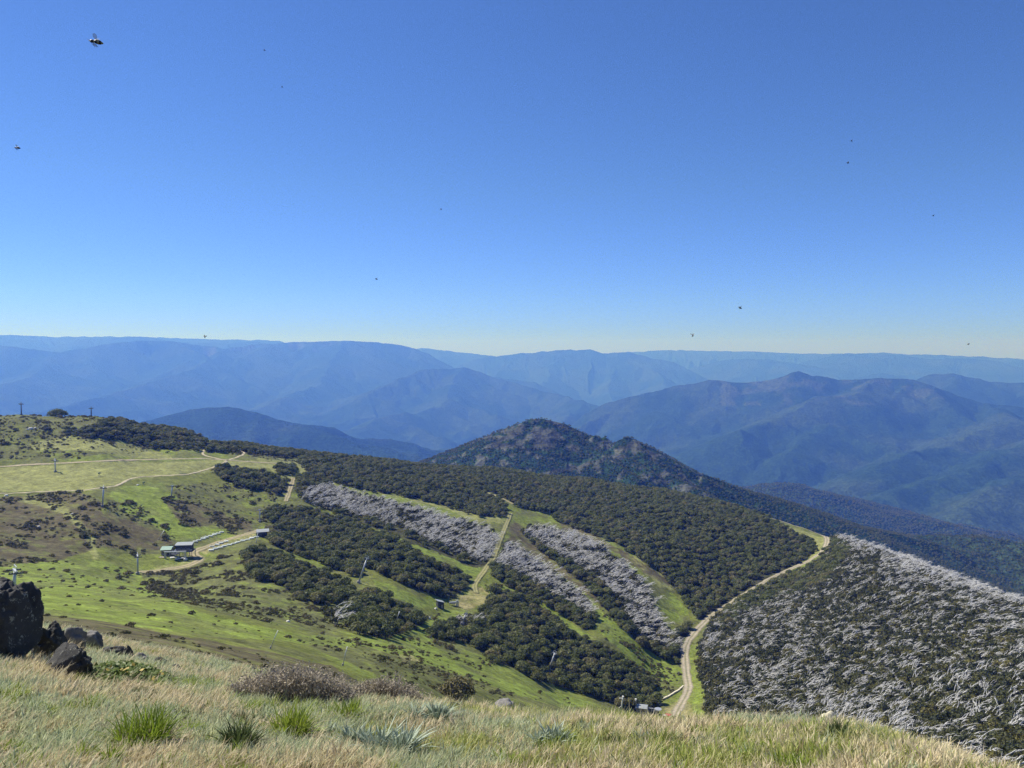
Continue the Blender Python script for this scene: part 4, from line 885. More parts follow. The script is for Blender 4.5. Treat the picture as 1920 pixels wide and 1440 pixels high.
def put_chair(px, py, rz, label, group, s=1.0):
    p = hit(px, py, 330)
    if not used: o = chair0; used.append(1)
    else:
        o = chair0.copy(); COL.objects.link(o)
        for ch in list(chair0.children): c = ch.copy(); COL.objects.link(c); c.parent = o
    o.location = (p.x, p.y, p.z + 0.05); o.rotation_euler = (random.uniform(-1.0, -0.6), random.uniform(-0.1, 0.1), rz); o.scale = (s, s, s); tag(o, label, "lift chair", group)
for k in range(8):
    f = k / 7; put_chair(366 + 50 * f, 1017 - 17.5 * f, 0.5 + random.uniform(-0.25, 0.25), "pale green lift chair parked in the row on the upper side of the track", "lift chairs parked above the track", 1.25)
for k in range(11):
    f = k / 10; put_chair(396 + 85 * f, 1033.5 - 25 * f, 0.45 + random.uniform(-0.2, 0.2), "white lift chair parked in the long row on the lower side of the track", "lift chairs parked below the track", 1.3)
for k in range(4):
    f = k / 3; put_chair(398 + 26 * f, 1026 - 9 * f, 0.45 + random.uniform(-0.2, 0.2), "white lift chair in the short inner row on the dirt track", "lift chairs parked on the track", 1.2)
# the small hut in the valley with its return wheel
hb = hit(827, 1141, 250); hut = empty("ski_hut", hb, 0.45); tag(hut, "small dark wooden hut with steep pale roof in the green valley", "hut")
m = MB(); m.prism([(-1.7, -0.6), (1.7, -0.6), (1.7, 3.0), (-1.7, 4.2)], 0, 3.2, 'y'); m.build("wall", M_wall_dark, hut)
m = MB(); m.prism([(-2.2, 4.45), (2.1, 2.95), (2.1, 3.17), (-2.2, 4.67)], -0.4, 3.6, 'y'); m.build("roof", M_roof, hut)
m = MB(); m.box((0.6, -0.05, 1.0), (0.9, 0.08, 2.0)); d = m.build("door", M_timber, hut); m = MB(); m.box((0.3, -0.13, 1.0), (0.06, 0.08, 0.16)); m.build("handle", M_steel, d)
m = MB(); m.box((-0.8, -0.05, 1.7), (1.1, 0.08, 0.8)); m.build("window", M_glass, hut)
rb = hit(857, 1137, 250); rt = empty("lift_return_station", rb, 0.2); tag(rt, "grey steel return wheel and frame of a lift beside the small valley hut", "lift station")
m = MB(); m.box((0, 0, 1.5), (0.9, 0.9, 4.2)); m.box((0.9, 0.3, 1.2), (0.35, 0.35, 3.4)); m.build("mast", M_steel, rt)
m = MB(); m.box((-1.8, 0, 2.5), (5.2, 0.5, 0.4)); m.box((-1.8, 0.9, 2.5), (5.2, 0.25, 0.3)); m.build("frame", M_steel, rt)
m = MB(); m.tube([(-2.4, 0.4, 2.0), (-2.4, 0.4, 2.25)], 1.7, 24); m.build("bullwheel", M_dsteel, rt)
m = MB(); m.box((-4.2, 0.4, 1.0), (0.4, 0.4, 3.2)); m.build("support", M_steel, rt)
for k in range(3): m = MB(); m.box((-3.6 - k * 0.9, -1.5 + k * 0.5, 0.35), (2.4, 0.5, 0.2), Euler((0, 0, 0.1))); m.build("ramp_board", M_white, rt)
# lower lift station, half hidden by the brow
lb_ = hit(1203, 1336, 200); ls = empty("lower_lift_station", lb_, -0.25); tag(ls, "cream-roofed lower lift station cabin just above the grassy brow", "lift station")
m = MB(); m.box((0, 0, 1.2), (5.0, 3.6, 3.4)); m.build("wall", M_conc, ls)
m = MB(); hip_roof(m, (0, 0), 5.0, 3.6, 2.95, 0.5, 0.45, 0.2); m.build("roof", M_roof, ls)
m = MB(); m.box((0.8, -1.85, 1.7), (2.2, 0.1, 1.1)); m.build("window", M_glass, ls)
db = hit(1224, 1338, 200); dr = empty("lift_drive", db, -0.3); tag(dr, "blue-grey lift drive machinery beside the cream-roofed cabin", "machine")
m = MB(); m.box((0, 0, 1.2), (6.0, 2.2, 1.8)); m.box((-1.0, 0.1, 2.35), (2.4, 1.6, 0.7)); m.build("housing", M_dsteel, dr)
m = MB(); m.tube([(2.6, -0.2, 2.6), (2.6, -0.2, 2.9)], 1.8, 24); m.build("bullwheel", M_steel, dr)
for x in (-2.4, 2.4): m = MB(); m.box((x, -0.9, 0.9), (0.4, 0.4, 3.0)); m.build("leg", M_steel, dr)
m = MB()
for k in range(6): m.tube([(-2.8 + k * 1.1, -1.3, 0.6), (-2.8 + k * 1.1, -1.3, 3.2)], 0.07, 5)
m.tube([(-2.8, -1.3, 3.2), (2.7, -1.3, 3.2)], 0.07, 5); m.build("railing", M_white, dr)
for (bx, by, tx, ty, lbl) in ((1165, 1330, 1168, 1306, "white snow gun mast with side nozzle, leftmost post above the grassy brow"), (1192, 1331, 1192, 1311, "plain white post beside the cream-roofed cabin")):
    p = hit(bx, by, 200); r = math.hypot(p.x, p.y); t = at(tx, ty, r) - p; o = empty("snow_gun_mast", p); tag(o, lbl, "mast")
    m = MB(); m.tube([(0, 0, -0.5), t * 0.5, t], [0.42, 0.36, 0.34], 10); m.build("mast", M_white, o, True)
    m = MB(); m.tube([t * 0.97, t * 1.03], 0.5, 10); m.build("cap", M_white, o)
    if "nozzle" in lbl: m = MB(); m.tube([t * 0.85, t * 0.8 + Vector((-1.6, 0, 0.4))], [0.2, 0.35], 8); m.tube([t * 0.3, t * 0.1 + Vector((-1.3, 0, 0))], 0.15, 6); m.build("nozzle", M_white, o)
rp = hit(1254, 1342, 200); o = empty("safety_mat", rp, -0.2); tag(o, "faded red safety mat lying beside the lift machinery", "mat"); m = MB(); m.box((0, 0, 0.3), (3.2, 2.0, 0.35), Euler((0.1, 0.05, 0))); m.build("pad", M_red, o); m = MB(); m.box((-2.0, -0.6, 0.2), (1.4, 1.6, 0.3)); m.build("cover", M_white, o)
# pale low wall curving beside the lower track
pts = path_points([(1241, 1313), (1250, 1309), (1262, 1302), (1272, 1296), (1281, 1288)], 230); m = MB()
for k in range(len(pts) - 1):
    if k % 1 == 0:
        c = (pts[k] + pts[k + 1]) / 2; d = pts[k + 1] - pts[k]; z = float(ground(*c)); m.box((c[0], c[1], z + 0.35), (np.hypot(*d) * 0.94, 0.8 + random.uniform(-0.15, 0.15), 1.0 + random.uniform(-0.2, 0.2)), Euler((0, 0, math.atan2(d[1], d[0]))))
w = m.build("stone_wall", noisy("pale_stone", (0.62, 0.57, 0.44), 0.2, 1.0, 0.9)); tag(w, "low pale stone wall curving beside the lower dirt track", "wall")
# snow guns on the meadow
for (px_, py_, lbl) in ((186, 893, "small green snow gun on a tripod on the meadow above the walking path"), (269, 911, "small green snow gun on a tripod just below the walking path")):
    p = hit(px_, py_, 400); o = empty("snow_gun", p, 0.4); tag(o, lbl, "snow gun", None)
    for k in range(3): m = MB(); a = k * 2.094; m.tube([(0, 0, 1.7), (math.cos(a) * 0.9, math.sin(a) * 0.9, -0.1)], 0.07, 5); m.build("leg", M_dsteel, o)
    m = MB(); m.tube([(-0.7, 0, 2.0), (0.0, 0, 2.2), (0.9, 0, 2.5)], [0.45, 0.55, 0.42], 12); m.build("barrel", noisy("green_enamel", (0.10, 0.16, 0.08), 0.2, 2.0, 0.5), o, True)
# pale boulders on the heath
def boulder_mesh(name, mat, seed, sx=1, sy=1, sz=1, sub=3, rough=0.28, cut=0.0, freq=1.4):
    bm = bmesh.new(); bmesh.ops.create_icosphere(bm, subdivisions=sub, radius=1.0); o = Vector((seed * 3.7, seed * 1.3, seed * 7.1))
    for v in bm.verts:
        p = v.co.normalized(); fr = mnoise.hetero_terrain(p * 3.1 + o, 0.7, 2.1, 5, 0.6) if sub >= 5 else 0.0; c = mnoise.cell_vector(p * freq * 1.1 + o)
        d = 1 + rough * (mnoise.fractal(p * freq + o, 1.0, 2.0, 4) ) + 0.12 * (abs(mnoise.noise(p * freq * 2.3 + o)) - 0.3)
        d += 0.07 * (min(fr, 2.5) - 1.0) if sub >= 5 else 0.0
        q = p * d
        if cut:                                                 # flat broken faces
            for n_ in range(5):
                nn = Vector((mnoise.noise(o + Vector((n_, 0, 0))), mnoise.noise(o + Vector((0, n_, 3))), mnoise.noise(o + Vector((5, 0, n_))))).normalized()
                e = q.dot(nn) - 0.72
                if e > 0: q -= nn * e * cut
        v.co = Vector((q.x * sx, q.y * sy, q.z * sz))
    me = bpy.data.meshes.new(name); bm.to_mesh(me); bm.free()
    me.polygons.foreach_set("use_smooth", [True] * len(me.polygons)); me.materials.append(mat); return me
M_prock = noisy("pale_granite", (0.60, 0.58, 0.53), 0.2, 1.5, 0.9)
for k, (px_, py_, s, lbl) in enumerate([(58, 804.5, 1.9, "largest white boulder on the hilltop heath"), (52, 806, 1.2, "white boulder left of the largest hilltop boulder"), (66, 803, 1.3, "grey-white boulder right of the largest hilltop boulder"), (258, 910, 1.0, "small white boulder just below the walking path"), (136, 964, 0.9, "white boulder on the yellow-green strip through the brown heath"), (73, 988, 0.9, "white boulder alone in the dark brown heath"), (12, 930, 1.3, "pale boulder at the left edge beside the walking path"), (804, 1160, 1.2, "white boulder on the green run below the small hut"), (817, 1142, 1.0, "pale boulder beside the small dark hut"), (540, 1166, 0.7, "small pale boulder in the rough slope left of the valley clump")]):
    p = hit(px_, py_, 250); o = link("boulder", boulder_mesh("boulder", M_prock, k + 1, 1.0, 0.8, 0.7, 2)); o.location = p + Vector((0, 0, 0.15 * s)); o.scale = (s, s, s); o.rotation_euler = (0, 0, k); tag(o, lbl, "boulder", "pale boulders on the slopes")
# ------------------------------------------------------------------ the grassy brow in front
M_g1 = leafy("straw_grass", [(0.0, (0.56, 0.48, 0.29)), (0.4, (0.64, 0.54, 0.36)), (0.75, (0.54, 0.50, 0.27)), (1.0, (0.46, 0.35, 0.20))], 0.38, 0.6)
M_g2 = leafy("grey_green_grass", [(0.0, (0.42, 0.48, 0.27)), (0.5, (0.52, 0.56, 0.35)), (1.0, (0.57, 0.58, 0.33))], 0.48, 0.6)
M_g3 = leafy("fresh_grass", [(0.0, (0.30, 0.35, 0.085)), (0.5, (0.42, 0.44, 0.14)), (1.0, (0.56, 0.52, 0.21))], 0.5, 0.5)
M_tus = leafy("tussock_leaves", [(0.0, (0.20, 0.27, 0.03)), (1.0, (0.28, 0.34, 0.05))], 0.45, 0.45)
M_dtus = leafy("dark_tussock_leaves", [(0.0, (0.06, 0.085, 0.03)), (1.0, (0.10, 0.13, 0.035))], 0.35, 0.5)
M_daisy = leafy("silver_leaves", [(0.0, (0.27, 0.33, 0.23)), (1.0, (0.38, 0.44, 0.33))], 0.18, 0.55)
M_dry = leafy("dry_leaves", [(0.0, (0.30, 0.25, 0.17)), (1.0, (0.38, 0.33, 0.24))], 0.3, 0.7)
def blades(nb, rad, h, w, rr, lean=(0.25, 0.05), spread=0.5, segs=4, droop=0.5, hvar=0.45, point=True):
    """nb curved blades rising from a disc"""
    a = rr.uniform(0, 2 * np.pi, nb); q = np.sqrt(rr.random(nb)) * rad; bx, by = np.cos(a) * q, np.sin(a) * q
    H = h * (1 - hvar * rr.random(nb)); d = rr.uniform(0, 2 * np.pi, nb); m = spread * rr.random(nb) ** 0.8
    dx = np.where(rad > 0, bx / max(rad, 1e-6), 0) * spread * 0.6 + np.cos(d) * m + lean[0]; dy = np.where(rad > 0, by / max(rad, 1e-6), 0) * spread * 0.6 + np.sin(d) * m + lean[1]
    f = np.linspace(0, 1, segs + 1)[None]; ff = f ** 1.7
    X = bx[:, None] + dx[:, None] * H[:, None] * ff; Y = by[:, None] + dy[:, None] * H[:, None] * ff
    k = np.hypot(dx, dy)[:, None]; Z = -0.03 * h + H[:, None] * (f - droop * np.minimum(k, 1.4) * 0.5 * f ** 2.6)
    ang = rr.uniform(0, np.pi, nb)[:, None]; ww = w * rr.uniform(0.7, 1.3, nb)[:, None] * (np.clip(1.25 - f ** 2.0 * 1.2, 0.03, 1) if point else (0.35 + 1.5 * f * (1 - f) * 1.6) * np.clip((1.02 - f) * 6, 0.04, 1))
    ox, oy = np.cos(ang) * ww / 2, np.sin(ang) * ww / 2
    V = np.stack([np.stack([X - ox, Y - oy, Z], -1), np.stack([X + ox, Y + oy, Z], -1)], 2).reshape(nb, -1, 3)
    j = np.arange(segs) * 2; Q = np.stack([j, j + 1, j + 3, j + 2], -1)[None] + (np.arange(nb) * (segs + 1) * 2)[:, None, None]
    return V.reshape(-1, 3), Q.reshape(-1, 4)
def blade_mesh(name, mat, *a, **k):
    V, Q = blades(*a, **k); me = mesh_np(name, V, Q, smooth=True); me.materials.append(mat); return me
gr = np.random.default_rng(3); TUFTS = []
for mt, hh in ((M_g1, 0.088), (M_g2, 0.082), (M_g3, 0.078)):
    for k in range(3): TUFTS.append(blade_mesh("grass_tuft", mt, 25, 0.08, hh * (0.9 + 0.15 * k), 0.0072, gr, lean=(0.32, 0.08), spread=0.75, segs=3))
TUFTS.append(blade_mesh("grass_tuft", M_g1, 5, 0.05, 0.16, 0.003, gr, lean=(0.35, 0.05), spread=0.35, segs=4))
TUFTS.append(blade_mesh("grass_tuft", M_tus, 30, 0.05, 0.10, 0.007, gr, lean=(0.2, 0.0), spread=0.9, segs=4))
TUFTS.append(blade_mesh("grass_tuft", M_dtus, 34, 0.06, 0.085, 0.006, gr, lean=(0.1, 0.0), spread=1.0, segs=3))
TUFTS.append(blade_mesh("grass_tuft", M_dry, 30, 0.07, 0.045, 0.006, gr, lean=(0.6, -0.1), spread=1.6, segs=3, droop=1.0))
C_tuft = proto_collection("grass_tuft", TUFTS)
def grass_points(n, r0, r1):
    az = gr.uniform(math.radians(-42), math.radians(42), n); r = np.sqrt(gr.uniform(r0 * r0, r1 * r1, n)); return r * np.sin(az), r * np.cos(az)
gxs = []; gys = []
for n_, r0, r1 in ((9000, 2.2, 5.0), (17000, 5.0, 9.0), (12000, 9.0, 15.0), (7000, 15.0, 26.0)):
    x, y = grass_points(n_, r0, r1); gxs.append(x); gys.append(y)
gx_, gy_ = np.concatenate(gxs), np.concatenate(gys); gz_ = ground(gx_, gy_); gok = shown(gx_, gy_, 0.28); gx_, gy_, gz_ = gx_[gok], gy_[gok], gz_[gok]
pa = fbm(gx_ / 0.55, gy_ / 0.55, 201, 4) + gr.normal(0, 0.09, len(gx_)); pb_ = fbm(gx_ / 1.1 + 40, gy_ / 1.1, 211, 3)
ti = np.where(pa > 0.50, 0, np.where(pb_ > 0.5, 1, 2)); ti = np.where(gr.random(len(ti)) < 0.16, gr.integers(0, 3, len(ti)), ti)
ti = np.where((np.arctan2(gx_, gy_) < -0.2) & (ti == 2), 1, ti)
ii = ti * 3 + gr.integers(0, 3, len(ti)); ii = np.where(gr.random(len(ii)) < 0.05, 9, ii)
rare = gr.random(len(ii)); pc_ = fbm(gx_ / 0.35 + 7, gy_ / 0.35, 231, 3); ii = np.where((rare < 0.10) & (pc_ > 0.56), 10, ii); ii = np.where((rare > 0.75) & (pc_ < 0.34), 11, ii); ii = np.where((rare > 0.6) & (pc_ > 0.62), 12, ii)
rr_ = np.hypot(gx_, gy_); sz = gr.uniform(0.7, 1.25, len(ii)) * np.clip(0.85 + rr_ / 40, 0.9, 1.3)
scatter("grass", C_tuft, len(TUFTS), np.stack([gx_, gy_, gz_], 1), np.stack([gr.normal(0, 0.12, len(ii)), gr.normal(0, 0.12, len(ii)), gr.normal(0, 0.6, len(ii))], 1), np.stack([sz, sz, sz * gr.uniform(0.8, 1.15, len(ii))], 1), "windblown straw and grey-green alpine grass on the brow", idx=ii)

def near_hit(px, py): return hit(px, py, 2.0)
def tussock(px, py, wpx, hpx, label, mat, nb=150, wid=0.011, spread=0.75, dry=True, cat="grass tussock", name="grass_tussock"):
    p = near_hit(px, py); k = math.hypot(p.x, p.y) / F * 1.05; w, h = wpx * k, hpx * k; o = empty(name, p); rr = np.random.default_rng(int(px))
    link("leaves", blade_mesh("leaves", mat, int(nb * 1.7), w * 0.26, h * 1.05, wid * 0.8, rr, lean=(0.06, 0.0), spread=spread, segs=5, droop=0.8, hvar=0.7), o)
    if dry: link("dead_leaves", blade_mesh("dead_leaves", M_dry, nb // 2, w * 0.32, h * 0.7, wid * 0.8, rr, lean=(0.0, -0.15), spread=1.3, segs=4, droop=1.0), o)
    return tag(o, label, cat, "grass tussocks on the brow")
tussock(268, 1404, 135, 78, "largest bright green grass tussock on the brow, below the leafy herbs", M_tus, 260)
tussock(545, 1388, 105, 72, "bright green arching tussock left of the silver daisy clumps", M_tus, 220)
tussock(655, 1352, 80, 44, "yellow-green tussock just above the silver daisy clumps", M_tus, 130)
tussock(447, 1412, 85, 66, "dark green tussock right of the largest bright tussock", M_dtus, 220)
tussock(150, 1436, 40, 44, "small bright tussock at the bottom edge, leftmost one", M_tus, 70)
tussock(206, 1438, 42, 44, "small bright tussock at the bottom edge beside the leftmost one", M_tus, 80)
tussock(1240, 1400, 70, 46, "green tussock right of the small daisy rosette near the brow", M_g3, 120, 0.007)
tussock(1570, 1384, 50, 42, "dark green tussock below the pale rock on the brow", M_dtus, 110, 0.007)
tussock(105, 1262, 70, 26, "fresh green tussock at the foot of the tall dark boulder", M_g3, 110, 0.012)
def rosette(px, py, wpx, hpx, label, n=5, nb=52):
    p = near_hit(px, py); k = math.hypot(p.x, p.y) / F; w, h = wpx * k, hpx * k; o = empty("silver_daisy", p); rr = np.random.default_rng(int(px)); Vs = []; Qs = []; off = 0
    for i in range(n):
        V, Q = blades(nb, 0.03, h * rr.uniform(0.7, 1.05), 0.0125, rr, lean=(0.02, 0.0), spread=1.0, segs=5, droop=0.35, hvar=0.4, point=False)
        V = V + np.array([rr.uniform(-0.36, 0.36) * w, rr.uniform(-0.16, 0.16) * w, 0]); Vs.append(V); Qs.append(Q + off); off += len(V)
    me = mesh_np("leaves", np.concatenate(Vs), np.concatenate(Qs)); me.materials.append(M_daisy); link("leaves", me, o)
    link("dead_leaves", blade_mesh("dead_leaves", M_dry, 24, w * 0.35, h * 0.4, 0.012, rr, lean=(0, -0.2), spread=1.3, segs=3, droop=1.1), o)
    return tag(o, label, "daisy plant", "silver daisy plants on the brow")
rosette(662, 1408, 100, 62, "silver-green daisy clump left half of the large double clump", 6)
rosette(732, 1422, 105, 66, "silver-green daisy clump right half of the large double clump", 6)
rosette(797, 1356, 100, 44, "silver daisy clump at the brow in front of the round bush", 6)
rosette(1028, 1398, 66, 42, "dark silver-green daisy rosette in the middle of the brow", 3)
rosette(1206, 1396, 46, 32, "smallest daisy rosette right of the middle of the brow", 2, 20)
rosette(625, 1378, 46, 40, "young daisy rosette behind the large double clump", 2, 20)

def twig_bush(name, px, py, wpx, hpx, label, mat, n=260, seed=1, leafmat=None, rmin=2.0, rad=0.006):
    p = hit(px, py, rmin); k = math.hypot(p.x, p.y) / F; w, h = wpx * k, hpx * k; rr = random.Random(seed); o = empty(name, p); m = MB(); tips = []
    for i in range(n):
        bx, by = rr.uniform(-0.5, 0.5) * w, rr.uniform(-0.25, 0.25) * w; dome = max(0.25, 1 - (2 * bx / w) ** 2) ** 0.5
        hh = h * dome * rr.uniform(0.55, 1.05); lx, ly = (bx / w) * 0.5 * h + rr.uniform(-0.2, 0.2) * h, rr.uniform(-0.25, 0.25) * h
        b0 = Vector((bx * 0.75, by * 0.75, -0.05 + (ground(p.x + bx * 0.75, p.y + by * 0.75) - p.z))); b1 = b0 + Vector((lx * 0.4, ly * 0.4, hh * 0.5)); b2 = b0 + Vector((lx, ly, hh))
        m.tube([b0, b1, b2], [rad, rad * 0.8, rad * 0.35], 3, cap=False)
        for t in range(4):
            f = rr.uniform(0.35, 0.95); q = b0.lerp(b1, f * 2) if f < 0.5 else b1.lerp(b2, f * 2 - 1); e = q + Vector((rr.uniform(-0.12, 0.16), rr.uniform(-0.12, 0.12), rr.uniform(0.08, 0.22))) * h
            m.tube([q, e], [rad * 0.6, rad * 0.25], 3, cap=False); tips.append(e)
        tips.append(b2)
    m.build("twigs", mat, o)
    if leafmat is not None:
        P = np.array([tuple(t) for t in tips]); r2 = np.random.default_rng(seed); P = np.concatenate([P + r2.normal(0, 0.05 * h, P.shape) for _ in range(3)]); N = r2.normal(size=P.shape); V, Q = leaf_quads(P, N, h * 0.034, r2, 2.6)
        me = mesh_np("leaves", V, Q, smooth=False); me.materials.append(leafmat); link("leaves", me, o)
    return tag(o, label, "shrub", None)
M_twig = noisy("brown_twigs", (0.44, 0.39, 0.33), 0.3, 6.0, 0.9)
M_twigleaf = leafy("dry_heath_leaves", [(0.0, (0.33, 0.285, 0.21)), (1.0, (0.46, 0.41, 0.31))], 0.25, 0.8)
M_leafgreen = leafy("herb_leaves", [(0.0, (0.11, 0.16, 0.03)), (1.0, (0.15, 0.20, 0.04))], 0.35, 0.5)
M_herb2 = noisy("yellowing_leaves", (0.40, 0.30, 0.05), 0.5, 9.0, 0.6)
twig_bush("heath_bush", 555, 1318, 240, 72, "wide brown twiggy heath bush standing behind the grass tussocks", M_twig, 620, 3, M_twigleaf)
twig_bush("heath_bush", 725, 1322, 155, 58, "lower grey-brown twiggy bush right of the wide brown one", M_twig, 420, 5, M_twigleaf)
def round_bush(px, py, wpx, hpx, label, mat, rmin, seed, cat="bush", name="round_bush"):
    p = hit(px, py, rmin); k = math.hypot(p.x, p.y) / F; w, h = wpx * k, hpx * k; o = empty(name, p - Vector((0, 0, 0.2 * h)))
    link("crown", crown_mesh("crown", mat, seed, h * 1.2, w * 1.05, clumps=26, per=90, leaf=0.055 * w, base=0.05, flat=0.95), o)
    link("stem", trunk_mesh("stem", M_bark, seed, h, w, stems=5, rad=0.02 * w), o); return tag(o, label, cat, None)
round_bush(857, 1314, 66, 44, "dark round bush on the slope just beyond the brow", M_shrub, 60, 301)
round_bush(108, 778, 26, 10, "low domed bush on the skyline between the two pylons", M_gum, 500, 302)
# leafy herbs beside the rocks
p = near_hit(240, 1278); hb_ = empty("leafy_herbs", p); tag(hb_, "patch of leafy green herbs with yellow and red leaves beside the boulders", "herb patch")
r2 = np.random.default_rng(77); n_ = 4200; hx, hy = r2.normal(0, 0.21, n_), r2.normal(0, 0.34, n_); hz_ = ground(p.x + hx, p.y + hy) - p.z + r2.uniform(0.0, 0.19, n_) * np.exp(-(hx / 0.4) ** 2 - (hy / 0.5) ** 2)
V, Q = leaf_quads(np.stack([hx, hy, hz_], 1), np.tile([0.0, -0.3, 1.0], (n_, 1)), 0.030, r2, 1.7); me = mesh_np("leaves", V, Q, smooth=False); me.materials.append(M_leafgreen); link("leaves", me, hb_)
n_ = 26; hx, hy = r2.normal(0.18, 0.16, n_), r2.normal(-0.25, 0.18, n_); hz_ = ground(p.x + hx, p.y + hy) - p.z + r2.uniform(0.06, 0.2, n_); V, Q = leaf_quads(np.stack([hx, hy, hz_], 1), np.tile([0.0, -0.3, 1.0], (n_, 1)), 0.028, r2, 1.5)
me = mesh_np("yellow_leaves", V, Q, smooth=False); me.materials.append(M_herb2); o = link("yellow_leaves", me, hb_); o["label"] = "yellowing leaves"
# rocks: dark and lichen-spotted
def rock_mat(name, base, lichen, amt):
    m, n, l, pz = mat_new(name); t = noise_node(n, l, 2.2, 8, 0.7); r = ramp(n, l, t.outputs[0], [(0.3, tuple(c * 0.55 for c in base)), (0.7, tuple(c * 1.5 for c in base))])
    t2 = noise_node(n, l, 16.0, 8, 0.8); r2_ = ramp(n, l, t2.outputs[0], [(amt, (0, 0, 0)), (amt + 0.04, (1, 1, 1))]); mx = n.new("ShaderNodeMix"); mx.data_type = 'RGBA'
    l.new(r2_.outputs[0], mx.inputs['Factor']); l.new(r.outputs[0], mx.inputs['A']); mx.inputs['B'].default_value = (*lichen, 1); l.new(mx.outputs['Result'], pz.inputs['Base Color']); pz.inputs['Roughness'].default_value = 0.9
    bp = n.new("ShaderNodeBump"); bp.inputs['Strength'].default_value = 0.9; bp.inputs['Distance'].default_value = 0.05; t3 = noise_node(n, l, 7.0, 8, 0.7); l.new(t3.outputs[0], bp.inputs['Height']); l.new(bp.outputs[0], pz.inputs['Normal']); return m
M_drock = rock_mat("dark_lichened_rock", (0.052, 0.050, 0.046), (0.30, 0.30, 0.24), 0.57)
M_grock = rock_mat("grey_weathered_rock", (0.19, 0.18, 0.165), (0.34, 0.34, 0.28), 0.58)
M_crock = rock_mat("cream_lichened_rock", (0.50, 0.46, 0.34), (0.66, 0.62, 0.42), 0.52)
def rock(x0, x1, y0, y1, label, mat, seed, r=None, rot=0.0, depth=0.8, rough=0.26, cut=0.8, bury=0.25, sub=5):
    """a rock filling a picture box (its foot at y1), standing on the ground there"""
    p = near_hit((x0 + x1) / 2, y1) if r is None else at((x0 + x1) / 2, y1, r); d = math.hypot(p.x, p.y); k = d / F; w, h = (x1 - x0) * k, (y1 - y0) * k
    o = link("rock", boulder_mesh("rock", mat, seed, w * 0.47, w * 0.47 * depth, h * (1 + bury) * 0.46, sub, rough, cut, 1.5))
    o.location = p + Vector((p.x / d, p.y / d, 0)) * w * 0.08 + Vector((0, 0, h * (1 - bury) * 0.46)); o.rotation_euler = (0, 0, rot); return tag(o, label, "rock", "dark rocks on the brow")
rock(-62, 70, 1096, 1245, "tall dark lichen-spotted boulder at the left edge of the brow", M_drock, 11, depth=0.7, rough=0.26, cut=0.95, sub=6)
rock(-8, 20, 1083, 1102, "small knob of rock perched on top of the tall dark boulder", M_drock, 13, r=9.4, rough=0.2, bury=0.5, sub=4)
rock(66, 122, 1178, 1240, "rounded dark rock leaning against the tall boulder", M_drock, 17, rot=0.4, rough=0.4, cut=1.0)
rock(88, 168, 1216, 1272, "low blue-black slab in front of the rounded dark rock", M_drock, 19, rot=-0.3, depth=0.6, rough=0.42, cut=1.0)
rock(118, 158, 1180, 1222, "jagged upright grey slab behind the low blue-black slab, left one", M_grock, 23, rot=0.2, depth=0.4, rough=0.4, sub=4)
rock(148, 194, 1182, 1224, "jagged upright grey slab behind the low blue-black slab, right one", M_grock, 29, rot=-0.2, depth=0.4, rough=0.4, sub=4)
rock(194, 232, 1210, 1236, "dark jagged rock in the pale grass behind the leafy herbs", M_drock, 31, rough=0.45, sub=4)
rock(230, 251, 1212, 1240, "pointed dark rock right of the jagged one behind the herbs", M_drock, 37, rough=0.4, sub=4)
rock(252, 278, 1226, 1244, "small grey rock between the pointed rock and the wedge rock", M_grock, 41, rough=0.4, sub=4)
rock(285, 313, 1232, 1252, "dark wedge of rock in the pale grass right of the herbs", M_drock, 43, rough=0.3, sub=4)
rock(319, 339, 1246, 1260, "smallest dark rock in the pale grass, right end of the row", M_drock, 47, rough=0.3, sub=4)
rock(838, 866, 1316, 1336, "small dark rock at the brow under the round bush", M_drock, 53, sub=4)
rock(923, 968, 1311, 1330, "low grey rock at the brow right of the round bush", M_grock, 59, sub=4, rough=0.4)
rock(1530, 1572, 1336, 1366, "cream lichened rock at the brow, larger of the pale pair", M_crock, 61, rough=0.42, sub=4)
rock(1578, 1612, 1352, 1378, "cream lichened rock at the brow, smaller of the pale pair", M_crock, 67, rough=0.42, sub=4)
# ------------------------------------------------------------------ insects in the air
M_chitin = noisy("dark_chitin", (0.030, 0.024, 0.022), 0.4, 300.0, 0.35, spec=0.5)
mb_, nb_, lb2, pb2 = mat_new("banded_bee_body"); wv = nb_.new("ShaderNodeTexWave"); wv.inputs['Scale'].default_value = 75.0; tcb = nb_.new("ShaderNodeTexCoord"); lb2.new(tcb.outputs['Object'], wv.inputs['Vector'])
rb_ = ramp(nb_, lb2, wv.outputs[0], [(0.35, (0.015, 0.012, 0.012)), (0.6, (0.48, 0.33, 0.10))]); lb2.new(rb_.outputs[0], pb2.inputs['Base Color']); pb2.inputs['Roughness'].default_value = 0.45
M_wing, wn_, wlk, wp_ = mat_new("clear_wing"); wp_.inputs['Base Color'].default_value = (0.5, 0.55, 0.6, 1); wp_.inputs['Alpha'].default_value = 0.35; wp_.inputs['Roughness'].default_value = 0.2
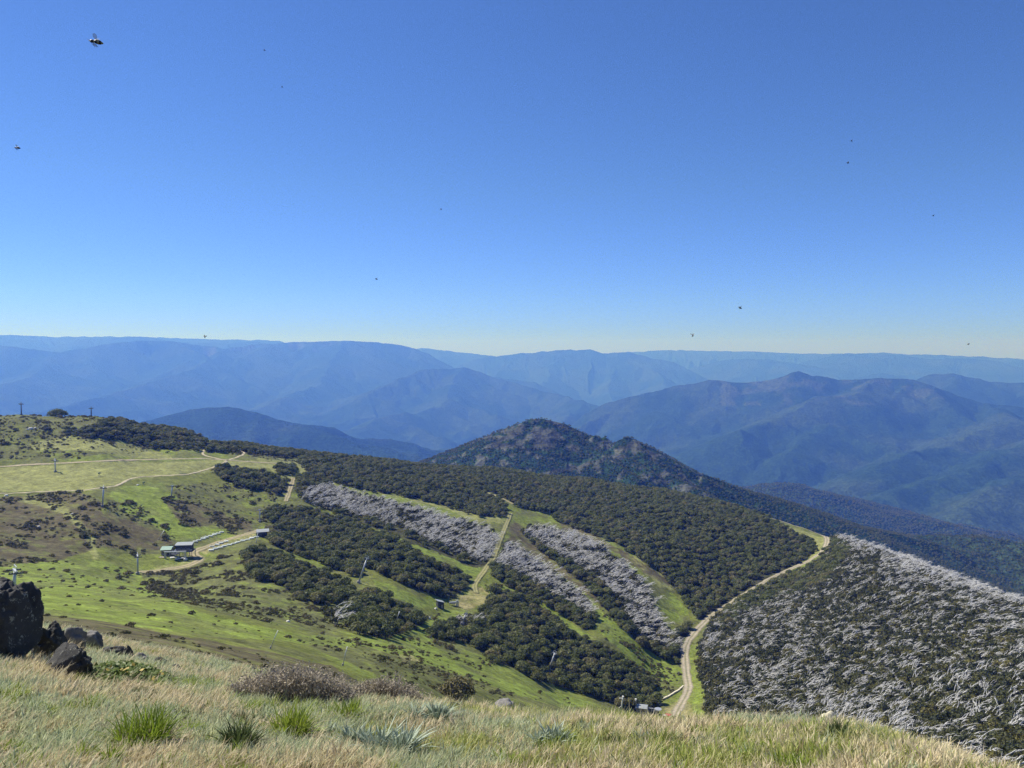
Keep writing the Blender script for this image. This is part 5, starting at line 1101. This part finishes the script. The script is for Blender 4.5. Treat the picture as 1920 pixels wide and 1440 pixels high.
def insect(px, py, d, L, yaw, pitch, label, bee=False):
    o = empty("bee" if bee else "fly", at(px, py, d)); o.rotation_euler = (0, pitch, yaw); n_ = 11; ax = [(-0.5, .02), (-0.44, .09), (-0.34, .125), (-0.22, .11), (-0.17, .075), (-0.08, .13), (0.02, .165), (0.16, .17), (0.30, .135), (0.42, .07), (0.5, .015)]
    m = MB(); m.tube([(x * L, 0, -0.05 * L * (x > 0.1) * x * 4) for x, _ in ax], [r_ * L for _, r_ in ax], 12)
    for s in (-1, 1):
        for x in (-0.22, -0.12, -0.02): m.tube([(x * L, s * 0.08 * L, -0.08 * L), ((x - 0.06) * L, s * 0.16 * L, -0.2 * L), ((x + 0.08) * L, s * 0.14 * L, -0.36 * L)], 0.018 * L, 4)
        m.tube([(-0.46 * L, s * 0.04 * L, 0.04 * L), (-0.62 * L, s * 0.1 * L, 0.06 * L)], 0.012 * L, 4)
    m.build("body", mb_ if bee else M_chitin, o, True)
    for s in (-1, 1):
        m = MB(); pr = [(-0.12, 0.06), (-0.2, 0.3), (-0.14, 0.58), (0.02, 0.66), (0.14, 0.5), (0.08, 0.2), (-0.02, 0.06)]
        m.prism([(x * L, s * y * L) for x, y in pr], 0.13 * L, 0.14 * L, 'z'); w = m.build("wing", M_wing, o); w.rotation_euler = (s * 0.5, 0, 0)
    return tag(o, label, "insect", None if bee else "small flies against the sky")
insect(181, 78, 1.0, 0.0148, 0.15, 0.05, "banded bee flying in the upper left sky, largest insect", True)
for k, (px_, py_, L_, yw, pt, lbl) in enumerate([(33, 277, 8, 0.1, 0.0, "dark fly near the left edge of the sky"), (1388, 577, 6.5, 0.3, 0.3, "dark fly low in the sky, right of centre"), (1299, 628, 7, 1.0, -0.9, "dark fly just above the far mountains, right of centre"), (706, 523, 4.5, 0.5, 0.3, "small fly low in the sky left of centre"), (1590, 305, 4.5, 0.2, 0.1, "small fly in the right half of the sky, lower of the close pair"), (1597, 264, 4, 0.7, 0.4, "small fly in the right half of the sky, upper of the close pair"), (496, 94, 3.5, 0.3, 0.2, "tiny fly high in the sky left of centre"), (529, 163, 3.5, 0.9, 0.1, "tiny fly high in the sky below another left of centre"), (1750, 404, 3.5, 0.4, 0.3, "tiny fly at mid height near the right edge of the sky"), (827, 392, 3.5, 0.2, -0.2, "tiny fly in the middle of the sky"), (384, 631, 5, 1.2, 1.2, "tiny fly just above the far left ridge"), (1816, 645, 4, 0.2, -0.4, "tiny fly above the far ridge near the right edge")]):
    d_ = 1.6 + 0.13 * k; insect(px_, py_, d_, L_ * d_ / F * 1.15, yw, pt, lbl)
